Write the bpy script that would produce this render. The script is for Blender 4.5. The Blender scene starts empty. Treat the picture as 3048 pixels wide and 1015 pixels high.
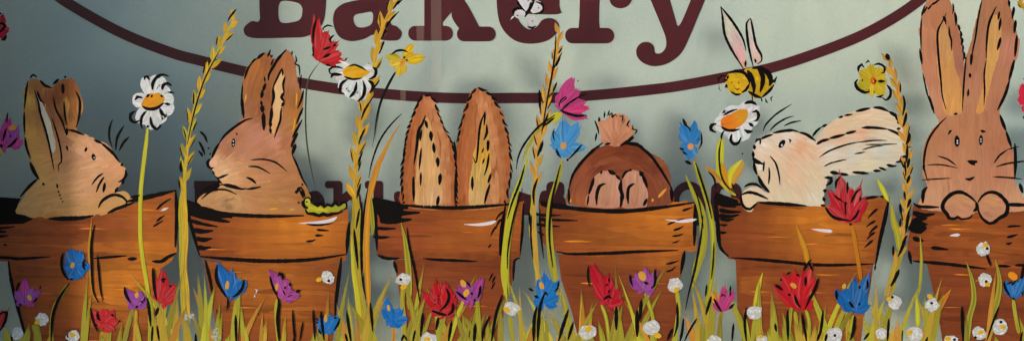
import bpy, bmesh, math, random
from mathutils import Vector
from mathutils.geometry import tessellate_polygon
random.seed(7)
sc = bpy.context.scene
COL = sc.collection

# ---------------------------------------------------------------- camera, sky, sun, exposure
CAM_H = 0.95; CAM_D = 3.2
cd = bpy.data.cameras.new('camera'); cam = bpy.data.objects.new('camera', cd); COL.objects.link(cam)
cam.location = (0, -CAM_D, CAM_H); cam.rotation_euler = (math.radians(90), 0, 0)
cd.sensor_width = 36; cd.lens = 36 * CAM_D / 3.048; cd.shift_y = -CAM_H / 3.048
cd.clip_start = 0.05; cd.clip_end = 200
sc.camera = cam
SUN_EL = math.radians(12); SUN_AZ = math.radians(60)      # low evening sun from the left in front of the window
w = bpy.data.worlds.new('World'); sc.world = w; w.use_nodes = True
nt = w.node_tree; bgn = nt.nodes['Background']
sky = nt.nodes.new('ShaderNodeTexSky'); sky.sky_type = 'NISHITA'; sky.sun_disc = False
sky.sun_elevation = SUN_EL; sky.sun_rotation = math.radians(180) + SUN_AZ
nt.links.new(sky.outputs[0], bgn.inputs[0]); bgn.inputs[1].default_value = 0.15
sl = bpy.data.lights.new('sun', 'SUN'); sl.energy = 2.0; sl.angle = math.radians(4); sl.color = (1.0, 0.88, 0.70)
sun = bpy.data.objects.new('sun', sl); COL.objects.link(sun)
trav = Vector((math.sin(SUN_AZ) * math.cos(SUN_EL), math.cos(SUN_AZ) * math.cos(SUN_EL), -math.sin(SUN_EL)))
sun.rotation_euler = trav.to_track_quat('-Z', 'Y').to_euler(); sun.location = (-2, -2, 2)
sc.view_settings.view_transform = 'Standard'; sc.view_settings.look = 'None'
sc.view_settings.exposure = 0.58; sc.view_settings.gamma = 1.0
sc.render.engine = 'CYCLES'; sc.cycles.transparent_max_bounces = 24

# ---------------------------------------------------------------- helpers
def lin(c):
    c = c / 255.0
    return c / 12.92 if c <= 0.04045 else ((c + 0.055) / 1.055) ** 2.4
GAIN = (0.76, 0.83, 0.98)
def C(r, g, b):                     # a colour as the sunlit paint looks, turned into a reflectance
    return tuple(min(0.86, lin(v) * k) for v, k in zip((r, g, b), GAIN))
def BG(r, g, b): return tuple(min(0.86, lin(v) * k) for v, k in zip((r, g, b), (1.20, 1.27, 1.38)))
def P(s):
    if isinstance(s, str): return [tuple(float(v) for v in p.split(',')) for p in s.split()]
    return list(s)
def W(x, y): return ((x - 1524) / 1000.0, (507.5 - y) / 1000.0)
def catmull(pts, closed=False, step=7.0):
    n = len(pts)
    if n < 3 and not closed:
        (x0, y0), (x1, y1) = pts[0], pts[-1]
        k = max(2, int(math.hypot(x1 - x0, y1 - y0) / step))
        return [(x0 + (x1 - x0) * i / k, y0 + (y1 - y0) * i / k) for i in range(k + 1)]
    out = []
    segs = n if closed else n - 1
    for i in range(segs):
        if closed: a, b, c, d = pts[(i - 1) % n], pts[i], pts[(i + 1) % n], pts[(i + 2) % n]
        else: a, b, c, d = pts[max(i - 1, 0)], pts[i], pts[i + 1], pts[min(i + 2, n - 1)]
        k = max(1, int(math.hypot(c[0] - b[0], c[1] - b[1]) / step))
        for j in range(k):
            t = j / k; t2 = t * t; t3 = t2 * t
            out.append(tuple(0.5 * (2 * b[m] + (c[m] - a[m]) * t + (2 * a[m] - 5 * b[m] + 4 * c[m] - d[m]) * t2
                                    + (3 * b[m] - a[m] - 3 * c[m] + d[m]) * t3) for m in (0, 1)))
    if not closed: out.append(tuple(pts[-1]))
    return out
def inside(x, y, poly):
    r = False; j = len(poly) - 1
    for i in range(len(poly)):
        xi, yi = poly[i]; xj, yj = poly[j]
        if (yi > y) != (yj > y) and x < (xj - xi) * (y - yi) / (yj - yi) + xi: r = not r
        j = i
    return r
def mixc(a, b, t): return tuple(a[i] + (b[i] - a[i]) * t for i in range(3))
def jit(c, a=0.10):
    k = 1 + random.uniform(-a, a)
    return tuple(min(0.88, max(0.0, v * k * (1 + random.uniform(-a, a) * 0.35))) for v in c)

# ---------------------------------------------------------------- materials
def new_mat(name):
    m = bpy.data.materials.new(name); m.use_nodes = True
    return m, m.node_tree.nodes, m.node_tree.links, m.node_tree.nodes['Principled BSDF']
def paint_material(name, rough, bump, dry=True, var=0.3):
    m, N, L, B = new_mat(name)
    at = N.new('ShaderNodeAttribute'); at.attribute_name = 'Col'
    uv = N.new('ShaderNodeUVMap'); uv.uv_map = 'UVMap'
    mp = N.new('ShaderNodeMapping'); mp.inputs['Scale'].default_value = (1.3, 6.0, 1)
    L.new(uv.outputs[0], mp.inputs[0])
    no = N.new('ShaderNodeTexNoise'); no.inputs['Scale'].default_value = 1.0; no.inputs['Detail'].default_value = 5
    no.inputs['Roughness'].default_value = 0.62
    L.new(mp.outputs[0], no.inputs[0])
    r = N.new('ShaderNodeMapRange'); r.inputs[1].default_value = 0.3; r.inputs[2].default_value = 0.7
    r.inputs[3].default_value = 1 - var; r.inputs[4].default_value = 1 + var
    L.new(no.outputs[0], r.inputs[0])
    mu = N.new('ShaderNodeVectorMath'); mu.operation = 'SCALE'
    L.new(at.outputs['Color'], mu.inputs[0]); L.new(r.outputs[0], mu.inputs['Scale'])
    L.new(mu.outputs[0], B.inputs['Base Color'])
    B.inputs['Roughness'].default_value = rough
    B.inputs['Specular IOR Level'].default_value = 0.14
    bp = N.new('ShaderNodeBump'); bp.inputs['Strength'].default_value = bump; bp.inputs['Distance'].default_value = 0.0012
    L.new(no.outputs[0], bp.inputs['Height']); L.new(bp.outputs[0], B.inputs['Normal'])
    if dry:
        ad = N.new('ShaderNodeMath'); ad.operation = 'ADD'      # wet (1) .. dry (0) against the bristle noise
        L.new(at.outputs['Alpha'], ad.inputs[0]); L.new(no.outputs[0], ad.inputs[1])
        rr = N.new('ShaderNodeMapRange'); rr.inputs[1].default_value = 0.80; rr.inputs[2].default_value = 1.16
        L.new(ad.outputs[0], rr.inputs[0]); L.new(rr.outputs[0], B.inputs['Alpha'])
    return m
PAINT = paint_material('brushed_paint', 0.5, 0.35, var=0.16)
SOLID = paint_material('wet_paint', 0.5, 0.35, dry=False, var=0.14)
INKM = paint_material('black_paint', 0.55, 0.3, dry=False, var=0.25)
INKM.node_tree.nodes['Principled BSDF'].inputs['Specular IOR Level'].default_value = 0.05

# ---------------------------------------------------------------- paint meshes
LAY = 0.0004
class M:
    """collects fills and brush strokes of one painted object"""
    def __init__(s, layer=1.0):
        s.v = []; s.f = []; s.c = []; s.uv = []; s.L = layer; s.fm = []
    def depth(s, k=0.0): return -(s.L + k) * LAY
    def fill(s, pts, col, k=0.0, ang=0.0, smooth=True, wob=1.2, mi=1, th=0.0003):
        p = catmull(P(pts), True) if smooth else P(pts)
        if wob:
            p = [(x + random.uniform(-wob, wob), y + random.uniform(-wob, wob)) for x, y in p]
        y0 = s.depth(k); b = len(s.v); n = len(p); s.last = (b, p)
        ca, sa = math.cos(ang), math.sin(ang)
        for dy in (0, th):
            for x, y in p:
                X, Z = W(x, y); s.v.append((X, y0 + dy, Z)); s.c.append((*col, 1.0))
                s.uv.append(((x * ca + y * sa) / 100, (-x * sa + y * ca) / 16))
        tri = tessellate_polygon([[Vector((x, y, 0)) for x, y in p]])
        area = sum(p[i][0] * p[(i + 1) % n][1] - p[(i + 1) % n][0] * p[i][1] for i in range(n))
        for t in tri:
            a, bb, c = t
            s.f.append((b + a, b + bb, b + c)); s.fm.append(mi)
        for i in range(n):
            j = (i + 1) % n; s.f.append((b + i, b + n + i, b + n + j, b + j)); s.fm.append(mi)
        return p
    def stroke(s, pts, w, col, k=0.2, col2=None, taper=(0.25, 0.35), dry=(1, 1), h=0.00011, mi=0, rough=0.0, step=7.0, smooth=True, w0=0.12, soft=0.0, cols=None):
        p = catmull(P(pts), False, step) if smooth else P(pts)
        n = len(p)
        if n < 2: return
        cum = [0]
        for i in range(1, n): cum.append(cum[-1] + math.hypot(p[i][0] - p[i - 1][0], p[i][1] - p[i - 1][1]))
        T = max(cum[-1], 1e-3); y0 = s.depth(k) - random.uniform(0, 0.00004); b = len(s.v); seed = random.uniform(0, 300)
        cs = (-1, -0.55, 0, 0.55, 1); hs = (0, 0.8, 1, 0.8, 0)
        for i, (x, y) in enumerate(p):
            i0, i1 = max(i - 1, 0), min(i + 1, n - 1)
            tx, ty = p[i1][0] - p[i0][0], p[i1][1] - p[i0][1]; L = math.hypot(tx, ty) or 1
            nx, ny = -ty / L, tx / L
            t = cum[i] / T
            ww = w * 0.5
            if t < taper[0]: ww *= w0 + (1 - w0) * math.sin(t / taper[0] * math.pi / 2)
            if 1 - t < taper[1]: ww *= w0 + (1 - w0) * math.sin((1 - t) / taper[1] * math.pi / 2)
            if rough: ww *= 1 + random.uniform(-rough, rough)
            cc = cols[i] if cols else mixc(col, col2, t) if col2 else col
            al = dry[0] + (dry[1] - dry[0]) * t
            for q, hh in zip(cs, hs):
                X, Z = W(x + nx * ww * q, y + ny * ww * q)
                ae = al
                if soft: ae = al - soft * (0.45 * abs(q) ** 2 + 0.55 * max(0, 1 - t / .22) + 0.55 * max(0, 1 - (1 - t) / .28))
                s.v.append((X, y0 - hh * h, Z)); s.c.append((*cc, max(0.0, ae))); s.uv.append((cum[i] / 100 + seed, q * w / 32 + seed))
        for i in range(n - 1):
            for q in range(4):
                a = b + i * 5 + q
                s.f.append((a, a + 1, a + 6, a + 5)); s.fm.append(mi)
    def ink(s, spec, w=6, k=0.75, col=None, taper=(0.3, 0.45)):
        col = col or INK; k = max(k, 1.0) + 0.35
        for line in spec.split('|'):
            line = line.strip()
            if not line: continue
            ww = w
            if ':' in line: a, line = line.split(':'); ww = float(a)
            p = P(line)
            if len(p) == 1: s.blob(p[0][0], p[0][1], ww, ww, col, k); continue
            s.stroke(p, ww * 1.12, col, k, taper=taper, h=0.00007, mi=2, rough=0.12, w0=0.3)
    def blob(s, x, y, rx, ry, col, k=0.8, ang=0.0, mi=1):
        n = 14; ca, sa = math.cos(ang), math.sin(ang)
        s.fill([(x + ca * rx * math.cos(a) - sa * ry * math.sin(a), y + sa * rx * math.cos(a) + ca * ry * math.sin(a))
                for a in [i * 2 * math.pi / n for i in range(n)]], col, k, smooth=False, wob=min(rx, ry) * 0.07, mi=mi)
    def brush(s, poly, anchors, ang, length=(50, 120), width=(6, 13), cover=2.2, k=0.15, ja=0.10, spread=0.12, curve=0.0, dry=(1.0, 0.55), pw=2.0, jk=0.3, soft=0.0):
        cache = {}
        def idw(x, y):
            key = (int(x // 9), int(y // 9))
            if key not in cache:
                W_ = 0; cc = [0, 0, 0]
                for ax, ay, ac in anchors:
                    d = 1.0 / (((ax - x) ** 2 + (ay - y) ** 2) ** (pw / 2) + 60); W_ += d
                    for i in range(3): cc[i] += ac[i] * d
                cache[key] = tuple(v / W_ for v in cc)
            return cache[key]
        """fills an area with brush strokes; ang = direction in degrees or a function of (x, y); anchors = (x, y, colour)"""
        poly = catmull(P(poly), True) if len(poly) and not isinstance(poly, list) else poly
        xs = [p[0] for p in poly]; ys = [p[1] for p in poly]
        x0, x1, y0, y1 = min(xs), max(xs), min(ys), max(ys)
        A = abs(sum(poly[i][0] * poly[(i + 1) % len(poly)][1] - poly[(i + 1) % len(poly)][0] * poly[i][1] for i in range(len(poly)))) / 2
        n = int(A * cover / (sum(length) / 2 * sum(width) / 2)) + 3
        b_, p_ = s.last
        if len(p_) == len(poly):
            for q_, (px, py) in enumerate(p_ + p_): s.c[b_ + q_] = (*idw(px, py), 1.0)
        made = 0; tries = 0
        while made < n and tries < n * 30:
            tries += 1
            x, y = random.uniform(x0, x1), random.uniform(y0, y1)
            if not inside(x, y, poly): continue
            a = math.radians(ang(x, y) if callable(ang) else ang) + random.gauss(0, spread)
            ln = random.uniform(*length); wd = random.uniform(*width)
            fwd = []; bx, by, ba = x, y, a
            for _ in range(int(ln / 14)):
                if callable(ang): ba = math.radians(ang(bx, by)) + (a - math.radians(ang(x, y)))
                bx += math.cos(ba) * 7; by += math.sin(ba) * 7
                if not inside(bx + math.cos(ba) * wd * .3, by + math.sin(ba) * wd * .3, poly): break
                fwd.append((bx, by))
            bwd = []; bx, by, ba = x, y, a
            for _ in range(int(ln / 14)):
                if callable(ang): ba = math.radians(ang(bx, by)) + (a - math.radians(ang(x, y)))
                bx -= math.cos(ba) * 7; by -= math.sin(ba) * 7
                if not inside(bx - math.cos(ba) * wd * .3, by - math.sin(ba) * wd * .3, poly): break
                bwd.append((bx, by))
            path = bwd[::-1] + [(x, y)] + fwd
            if len(path) < 3: continue
            jj = 1 + random.gauss(0, ja) * (2.2 if random.random() < .1 else 1); jt = (1 + random.gauss(0, ja * .3), 1, 1 + random.gauss(0, ja * .4))
            path_c = [tuple(min(.88, idw(px, py)[i] * jj * jt[i]) for i in range(3)) for px, py in path]
            s.stroke(path, wd, path_c[0], k + random.uniform(0, jk), dry=(1, 1), taper=(0.2, 0.3), smooth=False, h=0.00008, soft=soft, cols=path_c)
            made += 1
    def build(s, name, parent=None):
        me = bpy.data.meshes.new(name); me.from_pydata(s.v, [], s.f); me.update()
        ca = me.color_attributes.new('Col', 'FLOAT_COLOR', 'POINT')
        ca.data.foreach_set('color', [v for c in s.c for v in c])
        ul = me.uv_layers.new(name='UVMap'); li = [0] * len(me.loops); me.loops.foreach_get('vertex_index', li)
        ul.data.foreach_set('uv', [v for i in li for v in s.uv[i]])
        me.materials.append(PAINT); me.materials.append(SOLID); me.materials.append(INKM)
        me.polygons.foreach_set('material_index', s.fm)
        o = bpy.data.objects.new(name, me); COL.objects.link(o)
        if parent:
            o.parent = parent; o.location = -parent.location
        return o
def thing(name, label, cat, x, y, group=None):
    o = bpy.data.objects.new(name, None); COL.objects.link(o); X, Z = W(x, y); o.location = (X, 0, Z)
    o.empty_display_size = 0.02; o['label'] = label; o['category'] = cat
    if group: o['group'] = group
    return o
def tag(o, label, cat, group=None):
    o['label'] = label; o['category'] = cat
    if group: o['group'] = group
    return o
def grid_mesh(name, xs, zs, fn, mat, th=None):
    v = []; f = []
    for z in zs:
        for x in xs: v.append((x, fn(x, z), z))
    n = len(xs)
    for j in range(len(zs) - 1):
        for i in range(n - 1):
            a = j * n + i; f.append((a, a + 1, a + n + 1, a + n))
    me = bpy.data.meshes.new(name); me.from_pydata(v, [], f); me.update(); me.materials.append(mat)
    for p in me.polygons: p.use_smooth = True
    o = bpy.data.objects.new(name, me); COL.objects.link(o); return o
def box(name, x0, x1, y0, y1, z0, z1, mat):
    v = [(x, y, z) for x in (x0, x1) for y in (y0, y1) for z in (z0, z1)]
    f = [(0, 1, 3, 2), (4, 6, 7, 5), (0, 4, 5, 1), (2, 3, 7, 6), (0, 2, 6, 4), (1, 5, 7, 3)]
    me = bpy.data.meshes.new(name); me.from_pydata(v, [], f); me.update(); me.materials.append(mat)
    o = bpy.data.objects.new(name, me); COL.objects.link(o); return o

INK = (0.005, 0.0045, 0.005)
WHITE = C(214, 214, 210); CREAM = C(222, 196, 158)
GOLD = C(200, 140, 30); OLIVE = C(164, 154, 48); LIME = C(190, 182, 48); OCHRE = C(196, 138, 54); ORANGE = C(226, 142, 30)
RED = C(184, 32, 40); BLUE = C(20, 100, 168); PINK = C(186, 62, 128); PURPLE = C(142, 66, 140)

# ---------------------------------------------------------------- the setting: pane, sheet behind it, unseen ground and shade caster added out of view
def backing_y(x, z):
    y = 0.345 + 0.02 * math.sin(1.7 * x + 0.6)      # a softly bowed sheet well behind the glass
    y += 0.003 * math.sin(3.1 * x + 2.0 * z) + 0.0015 * math.sin(9 * x - 4 * z + 1)
    y += 0.0035 * math.exp(-((x + 0.25 - 0.05 * z) / 0.03) ** 2)
    return y
m, N, L, B = new_mat('backing_sheet')
tc = N.new('ShaderNodeTexCoord')
n1 = N.new('ShaderNodeTexNoise'); n1.inputs['Scale'].default_value = 2.2; n1.inputs['Detail'].default_value = 6
n2 = N.new('ShaderNodeTexNoise'); n2.inputs['Scale'].default_value = 260; n2.inputs['Detail'].default_value = 2
L.new(tc.outputs['Object'], n1.inputs[0]); L.new(tc.outputs['Object'], n2.inputs[0])
cr = N.new('ShaderNodeValToRGB'); cr.color_ramp.elements[0].position = 0.3; cr.color_ramp.elements[1].position = 0.7
cr.color_ramp.elements[0].color = (*BG(160, 172, 168), 1); cr.color_ramp.elements[1].color = (*BG(182, 190, 178), 1)
L.new(n1.outputs[0], cr.inputs[0])
mr = N.new('ShaderNodeMapRange'); mr.inputs[1].default_value = 0.3; mr.inputs[2].default_value = 0.7; mr.inputs[3].default_value = 0.94; mr.inputs[4].default_value = 1.06
L.new(n2.outputs[0], mr.inputs[0])
vm = N.new('ShaderNodeVectorMath'); vm.operation = 'SCALE'; L.new(cr.outputs[0], vm.inputs[0]); L.new(mr.outputs[0], vm.inputs['Scale'])
L.new(vm.outputs[0], B.inputs['Base Color']); B.inputs['Roughness'].default_value = 0.85
bp = N.new('ShaderNodeBump'); bp.inputs['Strength'].default_value = 0.45; bp.inputs['Distance'].default_value = 0.02
n3 = N.new('ShaderNodeTexNoise'); n3.inputs['Scale'].default_value = 3.0; n3.inputs['Detail'].default_value = 4
mp = N.new('ShaderNodeMapping'); mp.inputs['Scale'].default_value = (1.3, 1, 0.7); L.new(tc.outputs['Object'], mp.inputs[0]); L.new(mp.outputs[0], n3.inputs[0])
L.new(n3.outputs[0], bp.inputs['Height']); L.new(bp.outputs[0], B.inputs['Normal'])
xs = [-2.9 + i * 0.02 for i in range(291)]; zs = [-1.3 + i * 0.04 for i in range(66)]
bk = grid_mesh('backdrop', xs, zs, backing_y, m); bk['kind'] = 'structure'

m, N, L, B = new_mat('window_glass')
N.remove(B); out = N['Material Output']
tr = N.new('ShaderNodeBsdfTransparent'); tr.inputs[0].default_value = (0.97, 0.98, 0.975, 1)
gl = N.new('ShaderNodeBsdfGlossy'); gl.inputs['Roughness'].default_value = 0.03
mx = N.new('ShaderNodeMixShader'); mx.inputs[0].default_value = 0.022; L.new(tr.outputs[0], mx.inputs[1]); L.new(gl.outputs[0], mx.inputs[2])
L.new(mx.outputs[0], out.inputs[0])
m2_, N2, L2, B2 = new_mat('added_bounce_ground'); B2.inputs['Base Color'].default_value = (0.34, 0.32, 0.30, 1); B2.inputs['Roughness'].default_value = 0.9
np_ = N2.new('ShaderNodeTexNoise'); np_.inputs['Scale'].default_value = 12; bq = N2.new('ShaderNodeBump'); bq.inputs['Strength'].default_value = 0.3; L2.new(np_.outputs[0], bq.inputs['Height']); L2.new(bq.outputs[0], B2.inputs['Normal'])
xg = box('added_bounce_ground', -14, 14, -14, 0.6, -1.45, -1.35, m2_); xg['kind'] = 'structure'  # unseen ground, added only to bounce light upward
g = box('window_pane', -2.9, 2.9, 0.0006, 0.0066, -1.2, 1.2, m); g['kind'] = 'structure'
m, N, L, B = new_mat('shade_wall_paint'); B.inputs['Base Color'].default_value = (0.16, 0.15, 0.13, 1); B.inputs['Roughness'].default_value = 0.6
nn = N.new('ShaderNodeTexNoise'); nn.inputs['Scale'].default_value = 30; bb = N.new('ShaderNodeBump'); bb.inputs['Strength'].default_value = 0.2
L.new(nn.outputs[0], bb.inputs['Height']); L.new(bb.outputs[0], B.inputs['Normal'])
g = box('added_shade_wall', -2.9, -1.62, -0.185, 0.0, -1.1, 1.1, m); g['kind'] = 'structure'  # unseen block added to cast shade over the left side

# ---------------------------------------------------------------- vinyl lettering
m, N, L, B = new_mat('maroon_vinyl')
tc = N.new('ShaderNodeTexCoord'); n1 = N.new('ShaderNodeTexNoise'); n1.inputs['Scale'].default_value = 6; n1.inputs['Detail'].default_value = 8
L.new(tc.outputs['Object'], n1.inputs[0])
cr = N.new('ShaderNodeValToRGB'); cr.color_ramp.elements[0].position = 0.35; cr.color_ramp.elements[1].position = 0.7
cr.color_ramp.elements[0].color = (0.064, 0.007, 0.013, 1); cr.color_ramp.elements[1].color = (0.088, 0.011, 0.018, 1)
L.new(n1.outputs[0], cr.inputs[0]); L.new(cr.outputs[0], B.inputs['Base Color']); B.inputs['Roughness'].default_value = 0.6; B.inputs['Specular IOR Level'].default_value = 0.15
n2 = N.new('ShaderNodeTexNoise'); n2.inputs['Scale'].default_value = 12; b2 = N.new('ShaderNodeBump'); b2.inputs['Strength'].default_value = 0.15; b2.inputs['Distance'].default_value = 0.01
L.new(tc.outputs['Object'], n2.inputs[0]); L.new(n2.outputs[0], b2.inputs['Height']); L.new(b2.outputs[0], B.inputs['Normal'])
VINYL = m
def vinyl(name, polys, parent=None, depth=0.0):
    bm = bmesh.new()
    for poly in polys:
        loops = poly if isinstance(poly[0], list) else [poly]
        rs = [catmull(q, True, 6) if len(q) > 4 or len(loops) > 1 else q for q in loops]
        flat = [p for r in rs for p in r]; depth += 0.00006
        vs = [bm.verts.new((W(x, y)[0], depth, W(x, y)[1])) for x, y in flat]
        for t in tessellate_polygon([[Vector((x, y, 0)) for x, y in r] for r in rs]):
            try: bm.faces.new([vs[i] for i in t])
            except ValueError: pass
    x0 = min(v.co.x for v in bm.verts); x1 = max(v.co.x for v in bm.verts)
    k = math.floor(x0 / 0.015) + 1
    while k * 0.015 < x1:
        bmesh.ops.bisect_plane(bm, geom=bm.verts[:] + bm.edges[:] + bm.faces[:], plane_co=(k * 0.015, 0, 0), plane_no=(1, 0, 0)); k += 1
    for v in bm.verts:              # lay it on the bowed sheet
        px, pz, d = v.co.x, v.co.z, v.co.y; f = 1.0
        for _ in range(6):
            X, Z = px * f, CAM_H + (pz - CAM_H) * f
            f = (CAM_D + backing_y(X, Z)) / CAM_D
        X, Z = px * f, CAM_H + (pz - CAM_H) * f; v.co = (X, backing_y(X, Z) - 0.0009 - d, Z)
    me = bpy.data.meshes.new(name); bm.to_mesh(me); bm.free(); me.materials.append(VINYL)
    ob = bpy.data.objects.new(name, me); COL.objects.link(ob)
    md = ob.modifiers.new('thickness', 'SOLIDIFY'); md.thickness = 0.0003; md.offset = 0
    if parent: ob.parent = parent; ob.location = -parent.location
    return ob
def rr(x0, y0, x1, y1, r):          # rounded slab serif
    o = []
    for cx, cy, a0 in ((x1 - r, y0 + r, -90), (x1 - r, y1 - r, 0), (x0 + r, y1 - r, 90), (x0 + r, y0 + r, 180)):
        for k in range(6):
            a = math.radians(a0 + k * 18); o.append((cx + r * math.cos(a), cy + r * math.sin(a)))
    return o
sign = thing('shop_lettering', 'large maroon slab serif lettering reading Bakery across the top of the window', 'lettering', 1400, 122)
vinyl('letter', [[P('748,64 772,62 772,0 772,-260 748,-262 725,-285 748,-308 900,-308 955,-270 962,-190 935,-120 968,-60 969,30 955,80 915,108 860,113 748,113 725,88'),
                  P('834,8 880,8 898,20 900,36 896,54 880,65 834,65'), P('834,-50 890,-52 902,-75 896,-110 834,-118'), P('834,-165 880,-165 894,-200 880,-250 834,-255')]], sign)
vinyl('letter', [[P('1050,4 1108,-10 1106,-60 1085,-85 1045,-80 1030,-60 1008,-72 1015,-105 1060,-130 1120,-125 1160,-80 1162,20 1163,70 1180,79 1196,98 1188,118 1165,122 1130,118 1112,104 1080,118 1040,123 1008,108 992,70 996,35 1018,14'),
                  P('1108,38 1107,70 1085,82 1062,80 1052,62 1056,46 1080,40')]], sign)
vinyl('letter', [rr(1215, 78, 1348, 122, 21), P('1263,100 1318,100 1318,-330 1263,-330'), P('1310,70 1342,40 1420,-40 1368,-60 1310,8'),
                 P('1344,42 1362,80 1388,100 1436,100 1424,76 1389,12 1370,0'), rr(1360, 80, 1475, 124, 21), rr(1225, -330, 1300, -286, 20), rr(1340, -90, 1450, -48, 20)], sign)
vinyl('letter', [[P('1542,43 1662,43 1665,20 1660,-60 1620,-115 1570,-125 1510,-100 1482,-50 1479,20 1492,80 1530,120 1580,131 1630,121 1660,95 1664,75 1650,58 1630,55 1612,62 1598,80 1575,88 1555,76 1543,58'),
                  P('1540,-5 1543,-50 1575,-82 1603,-50 1606,-5')]], sign)
vinyl('letter', [rr(1682, 84, 1828, 130, 22), P('1723,105 1725,40 1723,-60 1700,-75 1695,-100 1720,-112 1770,-112 1785,-90 1810,-115 1850,-120 1880,-90 1885,-20 1872,15 1845,26 1818,12 1812,-30 1800,-40 1786,-10 1783,60 1784,106 1750,110')], sign)
vinyl('letter', [P('1928,-20 1936,0 1965,70 1981,112 1982,140 1968,158 1950,158 1946,138 1930,126 1908,129 1894,148 1898,172 1918,190 1950,198 1990,188 2028,158 2055,105 2082,40 2118,-40 2146,-60 2146,-95 2050,-95 2045,-60 2068,-40 2040,40 2019,78 2008,50 1988,-20 1976,-50 2002,-70 2000,-95 1890,-95 1890,-62 1912,-50')], sign)
cl = catmull(P('120,-60 187,0 350,93 500,154 600,182 740,216 900,248 1065,272 1250,288 1400,293 1524,292 1656,291 1800,281 1910,270 2015,257 2150,232 2315,197 2515,127 2633,70 2728,8 2790,-50'), False, 20)
up = []; dn = []
for i, (x, y) in enumerate(cl):
    a, b = cl[max(i - 1, 0)], cl[min(i + 1, len(cl) - 1)]; tx, ty = b[0] - a[0], b[1] - a[1]; l = math.hypot(tx, ty)
    up.append((x + ty / l * 15.5, y - tx / l * 15.5)); dn.append((x - ty / l * 15.5, y + tx / l * 15.5))
tag(vinyl('oval_border', [up + dn[::-1]], depth=0.0002), 'thin maroon curved border line sweeping under the word Bakery', 'border')
low = thing('lower_lettering', 'small maroon lettering mostly hidden behind the rabbits and flower pots', 'lettering', 1400, 640)
vinyl('letter', [[(578, 538), (702, 538), (702, 560), (578, 560)], [(580, 558), (645, 558), (645, 640), (580, 640)]], low)
vinyl('letter', [P('912,580 925,570 945,568 960,582 966,600 968,640 925,640')], low)
vinyl('letter', [rr(967, 538, 1018, 560, 9), P('992,545 1019,545 1019,640 992,640'), P('1010,590 1035,567 1062,568 1074,590 1074,640 1050,640 1045,595 1018,612')], low)
vinyl('letter', [rr(1086, 538, 1140, 562, 9), P('1112,545 1140,545 1140,640 1112,640')], low)
vinyl('letter', [P('1172,585 1180,570 1200,571 1208,585 1203,600 1215,640 1190,640')], low)
vinyl('letter', [P('1530,565 1580,580 1582,640 1540,640')], low)
vinyl('letter', [rr(1626, 540, 1679, 590, 16), P('1610,572 1650,572 1680,590 1680,640 1610,640')], low)
vinyl('letter', [[P('2000,590 2010,560 2035,542 2065,542 2088,560 2098,590 2098,640 2080,670 2020,670 2000,640'), P('2022,596 2030,574 2048,564 2066,574 2072,596 2066,640 2030,640')]], low)
vinyl('letter', [P('2116,575 2120,552 2140,543 2160,548 2185,543 2205,560 2208,600 2208,650 2180,650 2176,585 2160,562 2142,575 2142,650 2116,650')], low)
# pale see-through strips imitating window reflections over the k
m, N, L, B = new_mat('reflection_strip'); B.inputs['Base Color'].default_value = (0.75, 0.62, 0.55, 1); B.inputs['Alpha'].default_value = 0.045; B.inputs['Roughness'].default_value = 0.6
for k, (x0, x1, y1, lab) in enumerate(((1240, 1262, 130, 'narrow faint translucent strip imitating a reflection beside the stem of the letter k'), (1283, 1314, 260, 'longer faint translucent strip imitating a reflection down the stem of the letter k'), (1192, 1208, 300, 'faint translucent strip imitating a reflection, crossing the border line left of the k'))):
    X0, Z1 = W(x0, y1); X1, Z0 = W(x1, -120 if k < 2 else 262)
    tag(box('reflection_strip', X0, X1, -0.0006 - k * 0.0001, -0.0004 - k * 0.0001, Z1, Z0, m), lab, 'painted reflection')

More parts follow.
